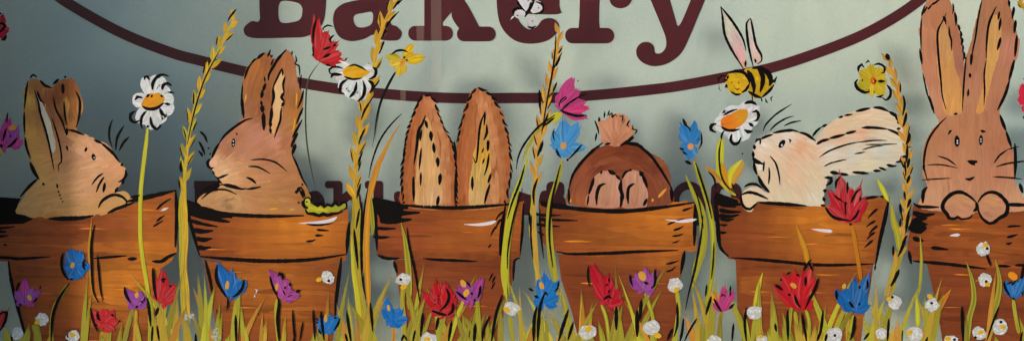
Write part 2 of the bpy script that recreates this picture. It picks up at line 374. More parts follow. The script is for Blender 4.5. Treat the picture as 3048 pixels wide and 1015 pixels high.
# ---------------------------------------------------------------- terracotta pots
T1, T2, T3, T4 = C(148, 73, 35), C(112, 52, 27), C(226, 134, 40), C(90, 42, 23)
def pot(label, rim, body, glow, ink_s, gloss, x, y, hatch='', dark=(), inkw=9, wedge=()):
    t = thing('flower_pot', label, 'flower pot', x, y, 'painted terracotta flower pots in a row')
    for nm, pg, L0 in (('pot_body', body, 1.0), ('rim', rim, 1.6)):
        mm = M(L0); poly = mm.fill(pg, T2, smooth=False, ang=0, wob=0)
        xs_ = [p[0] for p in poly]; ys_ = [p[1] for p in poly]; x0, x1, y0, y1 = min(xs_), max(xs_), min(ys_), max(ys_)
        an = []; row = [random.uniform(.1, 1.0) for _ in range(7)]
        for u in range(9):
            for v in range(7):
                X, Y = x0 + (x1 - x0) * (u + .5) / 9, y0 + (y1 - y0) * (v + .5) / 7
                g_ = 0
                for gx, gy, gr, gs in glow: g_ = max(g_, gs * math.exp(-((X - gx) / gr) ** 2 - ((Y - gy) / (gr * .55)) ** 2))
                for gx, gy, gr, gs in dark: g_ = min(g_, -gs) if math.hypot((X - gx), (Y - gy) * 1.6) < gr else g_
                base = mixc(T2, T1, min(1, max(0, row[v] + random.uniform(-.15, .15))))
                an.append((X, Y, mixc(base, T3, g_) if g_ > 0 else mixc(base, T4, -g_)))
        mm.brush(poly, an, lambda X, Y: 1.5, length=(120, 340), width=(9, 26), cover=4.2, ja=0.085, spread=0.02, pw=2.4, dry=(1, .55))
        for _ in range(int(2.5 * (y1 - y0) / 200)):
            X, Y = random.uniform(x0 + 30, x1 - 120), random.uniform(y0 + 15, y1 - 10)
            if inside(X, Y, poly) and inside(X + 90, Y, poly):
                mm.stroke([(X, Y), (X + 45, Y + random.uniform(-2, 2)), (X + random.uniform(60, 110), Y + 1)], random.uniform(2, 5), jit(T3, .15), k=0.5, dry=(.9, .3))
        mm.build(nm, t)
    mm = M(1.6); mm.ink(ink_s, inkw, k=1.5)
    mm.build('outline', t); mm = M(1.6)
    if hatch: mm.ink(hatch, 7, k=1.55, taper=(0.08, 0.75))
    for wd_ in wedge: mm.fill(wd_, INK, k=1.9, mi=2, smooth=False, wob=1.5)
    mm.build('hatching', t)
    if gloss:
        mm = M(1.6); 
        for gl_ in gloss: mm.stroke(P(gl_), 10, C(226, 214, 214), k=1.9, taper=(.8, .12), dry=(.75, 1))
        mm.build('highlight', t)
    return t
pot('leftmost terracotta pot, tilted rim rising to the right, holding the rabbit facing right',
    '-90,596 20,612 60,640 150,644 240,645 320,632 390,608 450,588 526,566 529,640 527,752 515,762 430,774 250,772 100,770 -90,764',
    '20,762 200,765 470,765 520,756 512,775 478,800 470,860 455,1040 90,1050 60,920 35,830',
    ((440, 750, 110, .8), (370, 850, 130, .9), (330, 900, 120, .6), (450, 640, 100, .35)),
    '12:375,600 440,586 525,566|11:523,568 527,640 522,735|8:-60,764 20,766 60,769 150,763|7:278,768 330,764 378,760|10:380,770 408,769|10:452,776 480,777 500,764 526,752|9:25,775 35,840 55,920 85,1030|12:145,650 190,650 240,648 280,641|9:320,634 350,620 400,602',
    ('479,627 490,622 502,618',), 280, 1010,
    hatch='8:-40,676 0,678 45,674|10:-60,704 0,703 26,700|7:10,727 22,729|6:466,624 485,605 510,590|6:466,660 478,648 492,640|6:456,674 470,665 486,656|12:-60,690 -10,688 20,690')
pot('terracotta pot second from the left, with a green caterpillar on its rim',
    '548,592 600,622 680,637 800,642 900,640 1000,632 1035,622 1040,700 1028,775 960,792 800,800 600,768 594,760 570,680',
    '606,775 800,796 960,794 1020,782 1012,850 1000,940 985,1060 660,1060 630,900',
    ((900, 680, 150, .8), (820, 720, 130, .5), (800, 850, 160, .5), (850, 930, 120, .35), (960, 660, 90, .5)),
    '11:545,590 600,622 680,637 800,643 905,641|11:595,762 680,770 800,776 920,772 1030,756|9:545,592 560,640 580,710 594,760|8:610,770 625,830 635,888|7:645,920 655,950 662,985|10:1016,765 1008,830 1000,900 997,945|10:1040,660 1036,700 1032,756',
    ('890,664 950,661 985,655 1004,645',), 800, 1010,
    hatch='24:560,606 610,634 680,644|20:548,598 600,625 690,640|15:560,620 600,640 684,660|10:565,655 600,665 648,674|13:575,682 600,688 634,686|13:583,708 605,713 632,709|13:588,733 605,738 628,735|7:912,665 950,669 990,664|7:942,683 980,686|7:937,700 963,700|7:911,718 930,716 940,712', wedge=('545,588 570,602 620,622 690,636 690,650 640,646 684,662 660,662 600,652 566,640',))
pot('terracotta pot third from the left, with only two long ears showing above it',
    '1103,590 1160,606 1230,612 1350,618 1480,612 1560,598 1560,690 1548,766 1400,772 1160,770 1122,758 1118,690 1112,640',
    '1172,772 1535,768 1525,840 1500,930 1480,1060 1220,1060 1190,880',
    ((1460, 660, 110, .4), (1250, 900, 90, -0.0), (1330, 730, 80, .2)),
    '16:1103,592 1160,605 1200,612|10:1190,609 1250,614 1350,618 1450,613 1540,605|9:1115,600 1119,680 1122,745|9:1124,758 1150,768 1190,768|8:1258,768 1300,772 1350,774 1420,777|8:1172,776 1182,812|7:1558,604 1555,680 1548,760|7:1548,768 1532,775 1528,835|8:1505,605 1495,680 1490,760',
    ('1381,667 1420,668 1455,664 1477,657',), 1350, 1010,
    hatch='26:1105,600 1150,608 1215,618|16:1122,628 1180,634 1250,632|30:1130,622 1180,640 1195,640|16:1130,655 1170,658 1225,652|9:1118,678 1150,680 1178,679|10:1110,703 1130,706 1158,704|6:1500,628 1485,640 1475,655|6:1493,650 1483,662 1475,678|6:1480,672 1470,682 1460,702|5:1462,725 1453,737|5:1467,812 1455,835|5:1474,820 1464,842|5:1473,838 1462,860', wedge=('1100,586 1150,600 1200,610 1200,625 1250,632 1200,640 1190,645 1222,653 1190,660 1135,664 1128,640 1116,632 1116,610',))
pot('terracotta pot fourth from the left, holding the upside down rabbit',
    '1604,600 1650,610 1750,622 1850,628 1960,616 2066,600 2074,680 2074,748 1960,748 1800,756 1660,752 1612,720',
    '1660,756 2036,748 2030,800 2020,880 1995,1060 1735,1060 1700,920 1670,830',
    ((1980, 655, 120, .75), (1900, 680, 140, .45), (1990, 760, 90, .5), (1760, 700, 90, .25)),
    '12:1605,600 1660,612 1750,624 1850,628 1960,618 2066,602|11:2070,598 2068,670 2066,730|9:1656,748 1700,755 1800,753 1900,748 2018,744|10:2038,745 2032,780 2026,815|6:1606,622 1608,680 1618,768|6:1612,640 1640,700 1640,745',
    ('1980,653 2020,658 2050,656 2074,652',), 1860, 1010,
    hatch='14:1608,605 1660,614 1740,622|8:1582,634 1620,640 1670,640|8:1604,652 1650,654 1720,656|8:1595,667 1640,672 1668,673|7:1600,688 1620,700|6:2030,627 2050,620 2062,616|6:1986,668 2010,658 2035,650|6:2003,685 2020,680 2035,672|6:2000,702 2020,700 2034,695|6:2000,722 2012,720 2022,714|6:1982,785 2005,780 2020,774|6:1982,808 2000,802 2010,792')
pot('terracotta pot fifth from the left, with a white rabbit leaning out of it',
    '2125,580 2170,594 2260,606 2360,614 2450,616 2560,590 2648,586 2640,640 2624,700 2608,782 2450,790 2300,778 2170,770 2142,740 2135,650',
    '2190,775 2400,788 2600,786 2590,860 2570,950 2558,1060 2215,1060 2195,920',
    ((2440, 665, 130, .85), (2480, 720, 140, .6), (2540, 640, 90, .4), (2500, 960, 70, .6), (2230, 850, 60, .4)),
    '11:2128,580 2134,640 2140,720 2150,745 2168,762|9:2176,766 2250,771 2330,778 2450,788 2604,784|10:2255,602 2320,606 2400,612|8:2560,592 2600,586 2618,584|11:2646,586 2636,640 2620,710 2606,786|6:2606,786 2603,804|7:2618,584 2646,586',
    ('2415,681 2445,685 2478,688',), 2380, 1010,
    hatch='26:2125,586 2160,595 2196,600|16:2136,600 2170,606 2205,608|12:2140,624 2170,630 2206,630|9:2142,650 2165,655 2185,650|9:2142,668 2155,670 2165,668|9:2140,690 2150,692 2162,691|12:2138,640 2170,644 2200,638|12:2128,600 2160,610 2190,616|7:2612,620 2595,635 2582,650|7:2606,656 2590,665 2578,675|7:2612,670 2595,685 2586,697|7:2605,690 2590,700 2580,712|7:2598,713 2585,725 2572,736', inkw=8)
pot('rightmost terracotta pot, cut off by the edge, with the brown rabbit peeping over its rim',
    '2718,612 2800,616 2900,620 3000,612 3150,614 3150,790 2990,792 2850,786 2720,778 2700,740',
    '2758,782 2900,790 3150,790 3150,1060 2812,1060 2790,920',
    ((2880, 680, 110, .2), (2960, 720, 100, .2)),
    '9:2718,603 2735,614 2795,616|9:2704,745 2712,785|9:2716,776 2800,783 2870,791 2935,799|8:2968,790 3008,792|8:3020,788 3060,788|10:2995,608 3060,610|9:3046,790 3040,840 3044,880',
    ('2826,701 2840,699 2858,698',), 2950, 1010,
    hatch='14:2716,632 2745,640 2782,636|12:2722,650 2740,652 2760,648|36:2712,668 2740,678 2756,674|18:2720,655 2740,690 2732,692|12:2716,706 2730,712 2748,716|10:2770,736 2790,738 2822,742|7:2997,674 3020,672 3038,672|8:2996,706 3012,702 3028,697|7:2993,724 3002,725 3012,721', wedge=('2702,672 2716,650 2740,655 2762,668 2742,676 2740,690 2722,694 2704,684', '2716,626 2750,636 2740,646 2716,640'))
# black paint inside the leftmost pot
mm = M(1.3); mm.fill('-90,585 0,585 62,590 52,610 48,634 75,640 100,652 70,665 20,668 -90,670', INK, k=1.6, mi=2, smooth=False)
mm.build('black_patch', [o for o in COL.objects if o.name == 'flower_pot'][0]).name = 'dark_interior'

# ---------------------------------------------------------------- rabbits
RG = 'painted rabbits in the flower pots'
def rabbit(label, x, y, L0=2.6): return thing('rabbit', label, 'rabbit', x, y, RG), L0
def eye(t, L0, x, y, rx, ry, a=0.0, dots=((0, 3),), r=3):
    mm = M(L0); mm.blob(x, y, rx, ry, INK, k=1.3, ang=a, mi=2)
    r *= .62
    for dx, dy in dots: mm.blob(x + dx, y + dy, r, r * 1.3, C(205, 215, 235), k=1.9)
    mm.build('eye', t)
def fur(mm, path, w=7, dash=26, gap=6, slant=8, k=0.9):
    p = catmull(P(path), False, 4); i = 0
    while i < len(p) - 3:
        n = max(3, int(random.uniform(.7, 1.3) * dash / 4)); j = min(i + n, len(p) - 1)
        a, b = p[i], p[j]; tx, ty = b[0] - a[0], b[1] - a[1]; l = math.hypot(tx, ty) or 1
        s_ = slant * random.uniform(.3, 1.3)
        mid = p[(i + j) // 2]
        mm.stroke([a, mid, (b[0] + ty / l * s_, b[1] - tx / l * s_)], w * random.uniform(.7, 1.15), INK, k, taper=(.3, .6), h=.00007, mi=2, rough=.1, step=5)
        i = j - 1 + (int(gap / 4) if random.random() < .35 else 0)

# 1
t, L0 = rabbit('tan rabbit in profile facing right in the leftmost pot, half in shade', 210, 640)
B1 = '82,244 74,300 71,380 77,440 92,482 116,532 88,560 62,598 48,636 130,645 250,643 330,628 384,606 398,598 388,583 374,569 345,568 370,535 376,506 362,488 330,442 286,416 250,402 212,388 228,384 240,350 248,320 240,290 228,268 222,240 210,233 180,240 155,262 140,256 120,240 100,235'
mm = M(L0); poly = mm.fill(B1, C(190, 135, 85), ang=1.4)
an = [(85, 300, C(205, 155, 70)), (85, 400, C(208, 150, 72)), (100, 470, C(204, 150, 78)), (120, 520, C(205, 155, 85)), (115, 270, C(150, 95, 55)), (135, 300, C(135, 75, 48)), (150, 350, C(150, 95, 62)),
      (160, 290, C(115, 62, 38)), (175, 265, C(128, 70, 36)), (200, 270, C(150, 85, 42)), (215, 320, C(165, 100, 52)), (240, 320, C(205, 140, 70)), (200, 350, C(130, 75, 45)), (230, 370, C(185, 120, 65)),
      (195, 420, C(178, 118, 78)), (190, 470, C(190, 135, 90)), (240, 430, C(232, 172, 130)), (300, 450, C(226, 165, 122)), (350, 500, C(228, 160, 112)), (280, 510, C(222, 165, 120)), (250, 560, C(212, 155, 110)),
      (320, 550, C(205, 145, 98)), (100, 600, C(190, 145, 88)), (180, 610, C(196, 146, 90)), (300, 620, C(208, 150, 88)), (150, 635, C(185, 125, 68)), (370, 590, C(205, 155, 90))]
def a1(x, y):
    if y < 400 and x < 250: return 82 + (x - 150) * -0.1
    if y > 560: return -12 + (x - 200) * .02
    return 25 + (x - 200) * .2 if y < 470 else -20
mm.brush(poly, an, a1, length=(40, 110), width=(10, 20), cover=3.6, ja=.04, spread=.12, pw=2.6)
mm.build('body', t)
mm = M(L0); q = mm.fill('112,285 122,295 138,335 152,370 160,410 166,440 158,455 150,445 140,400 128,350 116,320', C(196, 184, 158), k=.85, ang=1.4); mm.brush(q, [(130, 350, C(206, 194, 168))], 75, length=(30, 70), width=(5, 9), cover=2, k=.98, jk=.15, ja=.05)
mm.build('inner_ear', t)
mm = M(L0); mm.ink('6:83,242 77,285 73,326|6:73,332 73,375 75,402|7:75,408 80,440 92,472|10:90,482 102,510 117,534|6:90,234 99,223 111,231|8:120,239 132,253 146,259 156,263|8:159,252 176,235|8:191,229 198,230|9:187,249 189,280|7:226,272 238,300 236,345 227,380'
       '|6:102,267 114,300 121,338 137,390 149,440 161,504|6:111,270 122,300 133,308|8:116,318 122,340|6:160,290 167,325 186,362 198,402|5:191,300 194,345 201,375|8:200,380 199,403|5:155,350 172,405 182,450 183,482 174,492 177,510|6:199,432 202,448'
       '|7:203,386 225,391 250,402|8:280,416 305,427|8:300,424 335,454 357,484|10:360,488 367,492|8:374,504 376,520 366,536 352,541|9:371,537 362,548|8:352,556 342,574'
       '|7:170,546 172,560|5:174,566 176,574|5:177,577 180,584|5:181,588 183,593|5:186,597 188,601|8:112,532 90,552 60,586|7:126,545 134,550|8:293,618 306,596 335,580 362,584 378,600 374,613|7:387,588 420,580', k=1.2); mm.build('outline', t)
for w_ in ['6:336,355 327,380 326,412 335,437', '7:370,374 350,408 345,447', '7:385,407 368,425 355,449', '5:308,515 290,528 273,550', '6:310,526 296,548 287,572', '8:313,543 308,572']: mm = M(L0); mm.ink(w_, k=1.2); mm.build('whisker', t)
eye(t, L0, 279, 467, 6, 10, -.2, ((2, 2),), 2.6)
mm = M(L0); mm.blob(256, 445, 4, 7, INK, k=1.2, ang=.3, mi=2); mm.build('eyebrow', t)

# 2
t, L0 = rabbit('brown rabbit in profile facing left in the second pot, ears upright', 760, 632)
B2 = '724,350 721,290 728,240 744,192 766,172 792,158 806,164 812,180 835,162 852,150 868,160 880,192 884,240 897,262 902,310 893,345 885,400 873,455 878,475 893,512 908,548 926,590 930,624 905,634 830,636 720,634 640,622 588,602 604,580 640,565 655,552 646,532 634,508 621,494 622,480 632,470 645,440 690,386 720,362'
mm = M(L0); poly = mm.fill(B2, C(176, 112, 76), ang=1.3)
an = [(740, 220, C(170, 104, 56)), (760, 190, C(180, 108, 50)), (735, 300, C(165, 105, 72)), (770, 280, C(158, 98, 48)), (770, 330, C(150, 86, 52)), (800, 190, C(150, 88, 52)), (850, 180, C(176, 108, 66)), (800, 280, C(140, 80, 48)),
      (870, 240, C(178, 118, 78)), (880, 300, C(160, 100, 52)), (860, 360, C(180, 120, 70)), (880, 350, C(190, 120, 50)), (850, 430, C(178, 112, 74)), (820, 420, C(205, 140, 108)), (760, 400, C(195, 130, 104)), (700, 400, C(182, 118, 82)), (680, 440, C(180, 116, 84)),
      (740, 450, C(190, 128, 96)), (800, 470, C(182, 118, 82)), (640, 490, C(226, 172, 128)), (660, 515, C(232, 182, 132)), (700, 530, C(225, 168, 116)), (740, 520, C(200, 140, 90)), (760, 560, C(186, 126, 76)), (860, 520, C(178, 118, 72)),
      (900, 590, C(172, 112, 60)), (820, 610, C(184, 126, 72)), (700, 600, C(196, 140, 86)), (640, 590, C(188, 132, 84))]
def a2(x, y):
    if y < 345: return 100 if x > 790 else 105
    if y < 480: return 138 + (x - 700) * .08
    return 8 if y > 560 else -8
mm.brush(poly, an, a2, length=(45, 130), width=(10, 20), cover=3.6, ja=.045, spread=.12, pw=2.6)
for s_ in ('734,280 731,295 728,308', '884,275 883,300 881,318', '879,350 876,375 870,395', '800,622 830,620', '860,624 880,622'): mm.stroke(s_, 5, C(226, 160, 30), k=.9)
mm.build('body', t)
mm = M(L0); q = mm.fill('839,212 846,226 845,280 840,325 832,365 816,398 807,394 812,340 815,285 822,240', C(222, 176, 122), k=.85, ang=1.5); mm.brush(q, [(830, 300, C(226, 182, 128)), (815, 380, C(224, 165, 105))], 97, length=(40, 90), width=(5, 9), cover=2, k=.98, jk=.15, ja=.05)
mm.build('inner_ear', t)
mm = M(L0); q = mm.fill('594,597 606,580 635,570 668,566 700,572 716,590 718,622 690,628 640,618', C(205, 152, 100), k=.85); mm.brush(q, [(640, 585, C(198, 145, 95)), (700, 600, C(214, 160, 105)), (680, 615, C(150, 112, 76))], -15, length=(25, 60), width=(8, 14), cover=2, k=.98, jk=.15, ja=.08)
mm.build('paw', t)
mm = M(L0); mm.ink('7:652,427 670,402 700,377 730,358 752,352|8:631,470 640,448 654,424|8:628,472 618,482 621,496 630,502 636,498|6:633,508 638,520|6:640,524 648,530 665,524 680,518|8:648,530 655,542 661,546|7:660,548 690,552 718,562 735,560|8:662,549 700,558 722,564|6:733,563 755,560 778,555|7:596,574 620,560 655,550|5:604,566 640,552 665,550|6:600,592 630,568 670,564 705,578'
       '|6:621,438 622,444|7:624,456 628,459'
       '|8:726,352 722,320 719,280|5:719,300 722,252|6:728,236 738,205 752,186|6:748,190 758,178 766,174|8:766,176 776,166 788,158|6:797,170 806,148|6:806,172 812,164|5:806,196 815,174|8:800,240 800,225 814,198 828,176 843,158 853,148|5:868,165 871,152|5:880,165 883,182 878,190 890,196 893,228|5:898,222 894,240 893,262 896,268|6:904,268 899,290 886,324'
       '|7:903,320 892,345 882,370|7:900,356 884,385 870,410|9:887,395 876,415 866,438|11:880,428 870,460|6:870,460 884,490 900,530 916,558|5:787,228 789,245|9:791,248 783,272|8:781,268 780,292|11:782,272 778,292|7:777,300 780,315|12:780,312 782,335|11:784,335 786,388|6:840,203 826,232 812,262|8:812,262 815,290 808,318|9:808,320 808,345 802,375|9:806,360 805,380|7:804,378 807,398|6:841,206 842,226|6:849,228 843,252 846,278|8:846,275 838,290 847,302|8:847,302 838,318|6:838,320 836,342 834,360 826,382 817,410', k=1.2); mm.build('outline', t)
for w_ in ['5:746,476 785,474 822,484 854,510', '5:738,495 768,497 804,516', '7:733,527 750,534 762,546', '7:595,391 608,402 618,424', '7:592,420 602,438 611,462', '8:591,448 600,458 604,466']: mm = M(L0); mm.ink(w_, k=1.2); mm.build('whisker', t)
eye(t, L0, 695, 425, 5.5, 13, .1, ((0, -5), (0, 5)), 3)
mm = M(L0); mm.ink('5:703,395 707,402', k=1.2); mm.build('eyebrow', t)
mm = M(L0); mm.blob(636, 486, 12, 12, C(230, 176, 138), k=.95); mm.build('nose', t)

# 3 - only the ears
t, L0 = rabbit('pair of long upright brown rabbit ears sticking out of the third pot', 1360, 615)
EL = '1202,614 1198,540 1200,460 1210,400 1226,350 1244,302 1256,288 1270,284 1290,296 1303,332 1322,378 1345,430 1353,480 1358,540 1357,616'
ER = '1359,616 1359,500 1361,440 1372,370 1386,318 1402,276 1420,262 1442,270 1462,286 1482,312 1500,360 1516,430 1521,500 1514,560 1500,612'
for pg, cx, nm in ((EL, 1275, 'ear'), (ER, 1430, 'ear')):
    mm = M(L0); poly = mm.fill(pg, C(190, 115, 60), ang=1.5)
    an = []
    for yy in range(270, 620, 40):
        hw = 70 * math.sin(min(1, (yy - 250) / 250) * 1.4) + 8
        an += [(cx - hw, yy, C(150, 76, 34)), (cx + hw, yy, C(160, 86, 42)), (cx - hw * .55, yy, C(188, 110, 62)), (cx + hw * .55, yy, C(210, 146, 96))]
    an.append((cx - 5, 300, C(205, 130, 90)))
    f_ = (lambda cx: lambda x, y: 90 + (x - cx) * (-.26 if y < 420 else -.05) )(cx)
    mm.brush(poly, an, f_, length=(60, 170), width=(9, 19), cover=3.6, ja=.045, spread=.06, pw=2.2)
    mm.build(nm, t)
for pg, an in (('1238,608 1238,520 1246,430 1262,352 1274,350 1290,400 1304,460 1311,520 1310,608', [(1260, 420, C(208, 158, 100)), (1275, 500, C(220, 168, 108)), (1290, 590, C(222, 172, 120)), (1250, 560, C(205, 150, 95))]),
               ('1398,608 1398,540 1410,470 1424,400 1440,340 1452,380 1457,450 1460,510 1448,570 1442,608', [(1430, 400, C(205, 150, 78)), (1430, 500, C(205, 168, 92)), (1440, 470, C(222, 160, 50)), (1415, 590, C(210, 165, 105))])):
    mm = M(L0); q = mm.fill(pg, C(206, 158, 98), k=.85, ang=1.5); mm.brush(q, an, 92, length=(40, 120), width=(5, 11), cover=2.6, k=.98, jk=.15, ja=.09, spread=.06); mm.build('inner_ear', t)
mm = M(L0)
fur(mm, '1258,286 1244,310 1228,350 1212,400 1203,460 1196,540 1204,606', 9, 26, 5, -6); fur(mm, '1262,284 1290,296 1303,335 1322,380 1345,428 1354,470 1359,530 1358,606', 7, 26, 7, 7)
fur(mm, '1418,262 1400,290 1386,330 1372,372 1362,425', 9, 26, 4, -6); fur(mm, '1422,260 1436,268 1460,284 1482,320 1500,365 1514,425 1521,500 1515,550 1500,605', 8, 28, 8, 7)
mm.ink('8:1266,344 1258,368 1246,390 1240,440 1232,490|8:1230,525 1232,600|8:1266,358 1272,382|10:1282,390 1284,420|9:1290,425 1293,455|9:1302,468 1304,497|10:1311,516 1308,550|9:1306,582 1301,612|6:1254,440 1248,505|6:1253,512 1252,552|6:1255,385 1250,420'
       '|6:1444,332 1430,370 1424,420 1420,470 1416,485 1408,466|5:1444,332 1441,375|7:1448,370 1449,395 1440,418|9:1453,416 1452,450|6:1456,455 1450,495 1441,522|8:1406,525 1406,566|7:1462,516 1452,545|7:1458,548 1448,580 1442,606|5:1440,440 1434,455|5:1442,470 1436,488|7:1352,420 1358,480|7:1358,500 1354,606', k=1.2)
mm.build('outline', t)

# 4 - upside down
t, L0 = rabbit('dark brown rabbit diving head first into the fourth pot, feet and fluffy tail showing', 1850, 620)
mm = M(L0); poly = mm.fill('1696,608 1692,560 1702,518 1726,480 1762,450 1802,432 1850,427 1900,434 1938,456 1975,478 1993,510 1998,560 1996,606 1850,622', C(128, 62, 36))
an = [(1710, 560, C(140, 74, 48)), (1730, 500, C(148, 78, 50)), (1780, 460, C(126, 60, 34)), (1850, 445, C(112, 50, 26)), (1900, 450, C(116, 54, 30)), (1850, 490, C(140, 72, 44)), (1780, 500, C(120, 58, 36)), (1950, 500, C(112, 54, 34)), (1940, 560, C(132, 66, 42)), (1985, 540, C(140, 76, 50)), (1930, 590, C(128, 64, 40)), (1720, 595, C(160, 90, 52)), (1970, 480, C(150, 84, 52))]
mm.brush(poly, an, lambda x, y: math.degrees(math.atan2(y - 600, x - 1848)) + 90, length=(50, 150), width=(8, 15), cover=3.0, ja=.05, spread=.07, pw=2.6)
for s_ in ('1698,590 1697,603', '1943,590 1942,600', '1958,588 1984,560'): mm.stroke(s_, 8, C(224, 160, 60), k=.8)
mm.build('body', t)
for pg, c0 in (('1748,612 1756,562 1768,528 1788,512 1812,508 1836,522 1848,552 1847,614', 1800), ('1852,616 1850,560 1856,528 1876,508 1898,510 1916,530 1928,572 1926,606 1916,618', 1885)):
    mm = M(L0); q = mm.fill(pg, C(190, 132, 104), k=.85); mm.brush(q, [(c0, 560, C(182, 130, 92)), (c0 - 40, 560, C(198, 136, 112)), (c0 + 38, 560, C(206, 150, 122)), (c0, 515, C(200, 142, 118)), (c0, 610, C(180, 118, 92))], 92, length=(40, 100), width=(6, 12), cover=2.6, k=.98, jk=.15, ja=.06, spread=.06); mm.build('foot', t)
mm = M(L0); q = mm.fill('1794,430 1788,400 1778,358 1800,358 1822,342 1848,338 1868,350 1872,368 1888,380 1886,396 1872,412 1850,428 1830,436 1812,432', C(212, 148, 110), k=.85)
mm.brush(q, [(1800, 380, C(206, 144, 110)), (1850, 360, C(204, 138, 102)), (1840, 420, C(180, 116, 82)), (1870, 390, C(200, 134, 98))], lambda x, y: math.degrees(math.atan2(y - 440, x - 1828)), length=(30, 70), width=(5, 11), cover=3, k=.98, jk=.15, ja=.09); mm.build('tail', t)
mm = M(L0); mm.ink('8:1795,424 1765,448 1735,478 1705,520 1694,560|7:1692,560 1694,606|8:1800,430 1818,426|9:1846,434 1866,422 1888,408|10:1862,427 1895,430 1920,445|8:1900,436 1935,462 1962,498 1985,535 1998,560|9:1998,555 2000,600'
       '|9:1768,528 1760,555 1752,578|6:1752,580 1748,610|7:1788,518 1791,508|12:1810,506 1818,512 1832,518|9:1832,520 1846,535|11:1850,535 1846,560 1852,580 1846,616|7:1851,530 1862,512 1874,506|8:1872,508 1880,504|14:1904,510 1914,525|9:1912,520 1922,545 1926,560|9:1926,590 1915,612|9:1803,546 1785,553 1776,580 1776,610|9:1888,546 1872,556 1868,580 1870,606'
       '|5:1770,358 1780,385 1782,400|5:1776,395 1772,420|7:1782,362 1785,350|5:1782,348 1785,362|5:1798,352 1800,332|5:1808,346 1814,328|5:1814,330 1812,344 1822,336 1822,350 1832,340 1836,348|5:1842,346 1854,346 1850,362|5:1875,357 1866,372 1872,378|5:1884,372 1882,384 1896,388 1888,400|6:1886,402 1868,420 1850,432', k=1.2); mm.build('outline', t)

# 5 - white
t, L0 = rabbit('white rabbit looking up left from the fifth pot, two ears swept back', 2340, 612)
B5 = '2250,425 2262,412 2300,394 2345,386 2390,398 2425,415 2460,376 2500,348 2560,326 2610,322 2650,335 2676,358 2684,378 2706,420 2708,445 2690,468 2640,500 2580,512 2520,518 2478,520 2462,540 2452,580 2448,612 2380,610 2300,606 2256,600 2236,630 2216,624 2206,600 2210,575 2225,560 2250,555 2280,572 2290,574 2262,540 2248,500 2240,460'
mm = M(L0); poly = mm.fill(B5, C(222, 198, 165), ang=.1)
an = [(2270, 430, C(228, 212, 190)), (2300, 410, C(225, 205, 180)), (2345, 400, C(230, 215, 195)), (2300, 460, C(232, 196, 158)), (2380, 440, C(232, 172, 130)), (2420, 450, C(230, 185, 148)), (2350, 500, C(230, 184, 148)), (2300, 520, C(220, 196, 160)), (2380, 540, C(226, 190, 152)),
      (2340, 590, C(218, 198, 162)), (2430, 590, C(222, 208, 180)), (2430, 520, C(222, 196, 160)), (2480, 400, C(226, 190, 150)), (2540, 360, C(224, 196, 158)), (2620, 350, C(226, 198, 160)), (2500, 410, C(228, 180, 142)), (2560, 395, C(230, 176, 140)), (2650, 400, C(222, 200, 172)),
      (2540, 450, C(206, 206, 192)), (2620, 440, C(202, 204, 186)), (2480, 490, C(218, 208, 182)), (2580, 490, C(220, 205, 168)), (2680, 440, C(214, 200, 172)), (2470, 450, C(224, 210, 190)), (2220, 610, C(226, 196, 158))]
def a5(x, y):
    if x > 2430 and y < 520: return -12 + (x - 2520) * .12
    return 40 + (y - 480) * .2
mm.brush(poly, an, a5, length=(45, 130), width=(8, 15), cover=3.0, ja=.03, spread=.12, pw=2.4)
mm.build('body', t)
mm = M(L0); q = mm.fill('2210,580 2222,575 2245,582 2256,590 2248,608 2236,622 2222,622 2212,606', C(228, 196, 156), k=.8); mm.build('paw', t)
mm = M(L0); mm.ink('7:2248,424 2252,416 2262,414 2262,430|8:2264,414 2280,406 2300,400|8:2300,396 2330,390 2360,388 2378,394|8:2378,394 2400,400 2428,420|9:2244,430 2246,445|9:2241,450 2242,470|11:2240,468 2250,480 2268,486|6:2262,487 2275,487|5:2274,480 2273,495 2271,510|8:2243,480 2247,505 2254,520|10:2256,522 2268,548 2290,572|5:2288,497 2290,520 2287,548'
       ''
       '|8:2215,556 2230,548 2250,548 2268,560|8:2206,580 2225,572 2250,576 2286,592|8:2205,580 2208,605 2220,620 2232,622 2246,610 2256,600'
       '|8:2418,406 2430,390 2445,378|8:2445,378 2462,370|8:2495,350 2510,346|6:2512,344 2538,340|8:2546,332 2570,326 2590,322|8:2598,320 2622,322 2645,332|9:2645,332 2662,342 2676,352|9:2664,346 2678,362|9:2669,364 2679,366|8:2668,384 2680,382|9:2430,430 2445,420 2468,414|8:2468,412 2500,404 2515,400|8:2515,398 2548,390|8:2564,380 2600,380 2640,384|8:2640,384 2672,398 2700,420|10:2702,420 2698,438 2710,438'
       '|9:2700,464 2684,468 2680,480 2666,482|5:2438,468 2470,448 2520,430 2560,422|4:2550,424 2600,418 2640,418|4:2575,430 2620,430 2670,428|4:2566,446 2600,436 2630,434|4:2543,458 2575,452|4:2452,495 2475,484 2490,482|4:2475,484 2500,478 2520,474|8:2638,490 2655,494 2668,494|7:2615,498 2638,506|8:2598,508 2622,508|9:2536,512 2560,514 2585,516|10:2470,512 2498,516|9:2495,517 2525,520'
       '|10:2454,528 2474,530 2470,545 2458,552|13:2454,562 2456,572|10:2450,585 2454,600|9:2442,610 2456,612', k=1.2); mm.build('outline', t)
for w_ in ['5:2291,464 2308,485 2318,520 2321,550', '5:2271,390 2280,370 2310,340 2356,310', '5:2290,390 2310,370 2340,352 2362,346', '5:2333,375 2355,365 2385,359']: mm = M(L0); mm.ink(w_, k=1.2); mm.build('whisker', t)
eye(t, L0, 2327, 428, 8, 14, .6, ((0, 4),), 4)
mm = M(L0); mm.ink('6:2347,413 2353,418 2350,425', k=1.2); mm.build('eyebrow', t)
mm = M(L0); mm.fill('2252,490 2268,490 2270,505 2258,506', C(232, 226, 210), k=1.3, smooth=False, wob=0); mm.build('tooth', t)

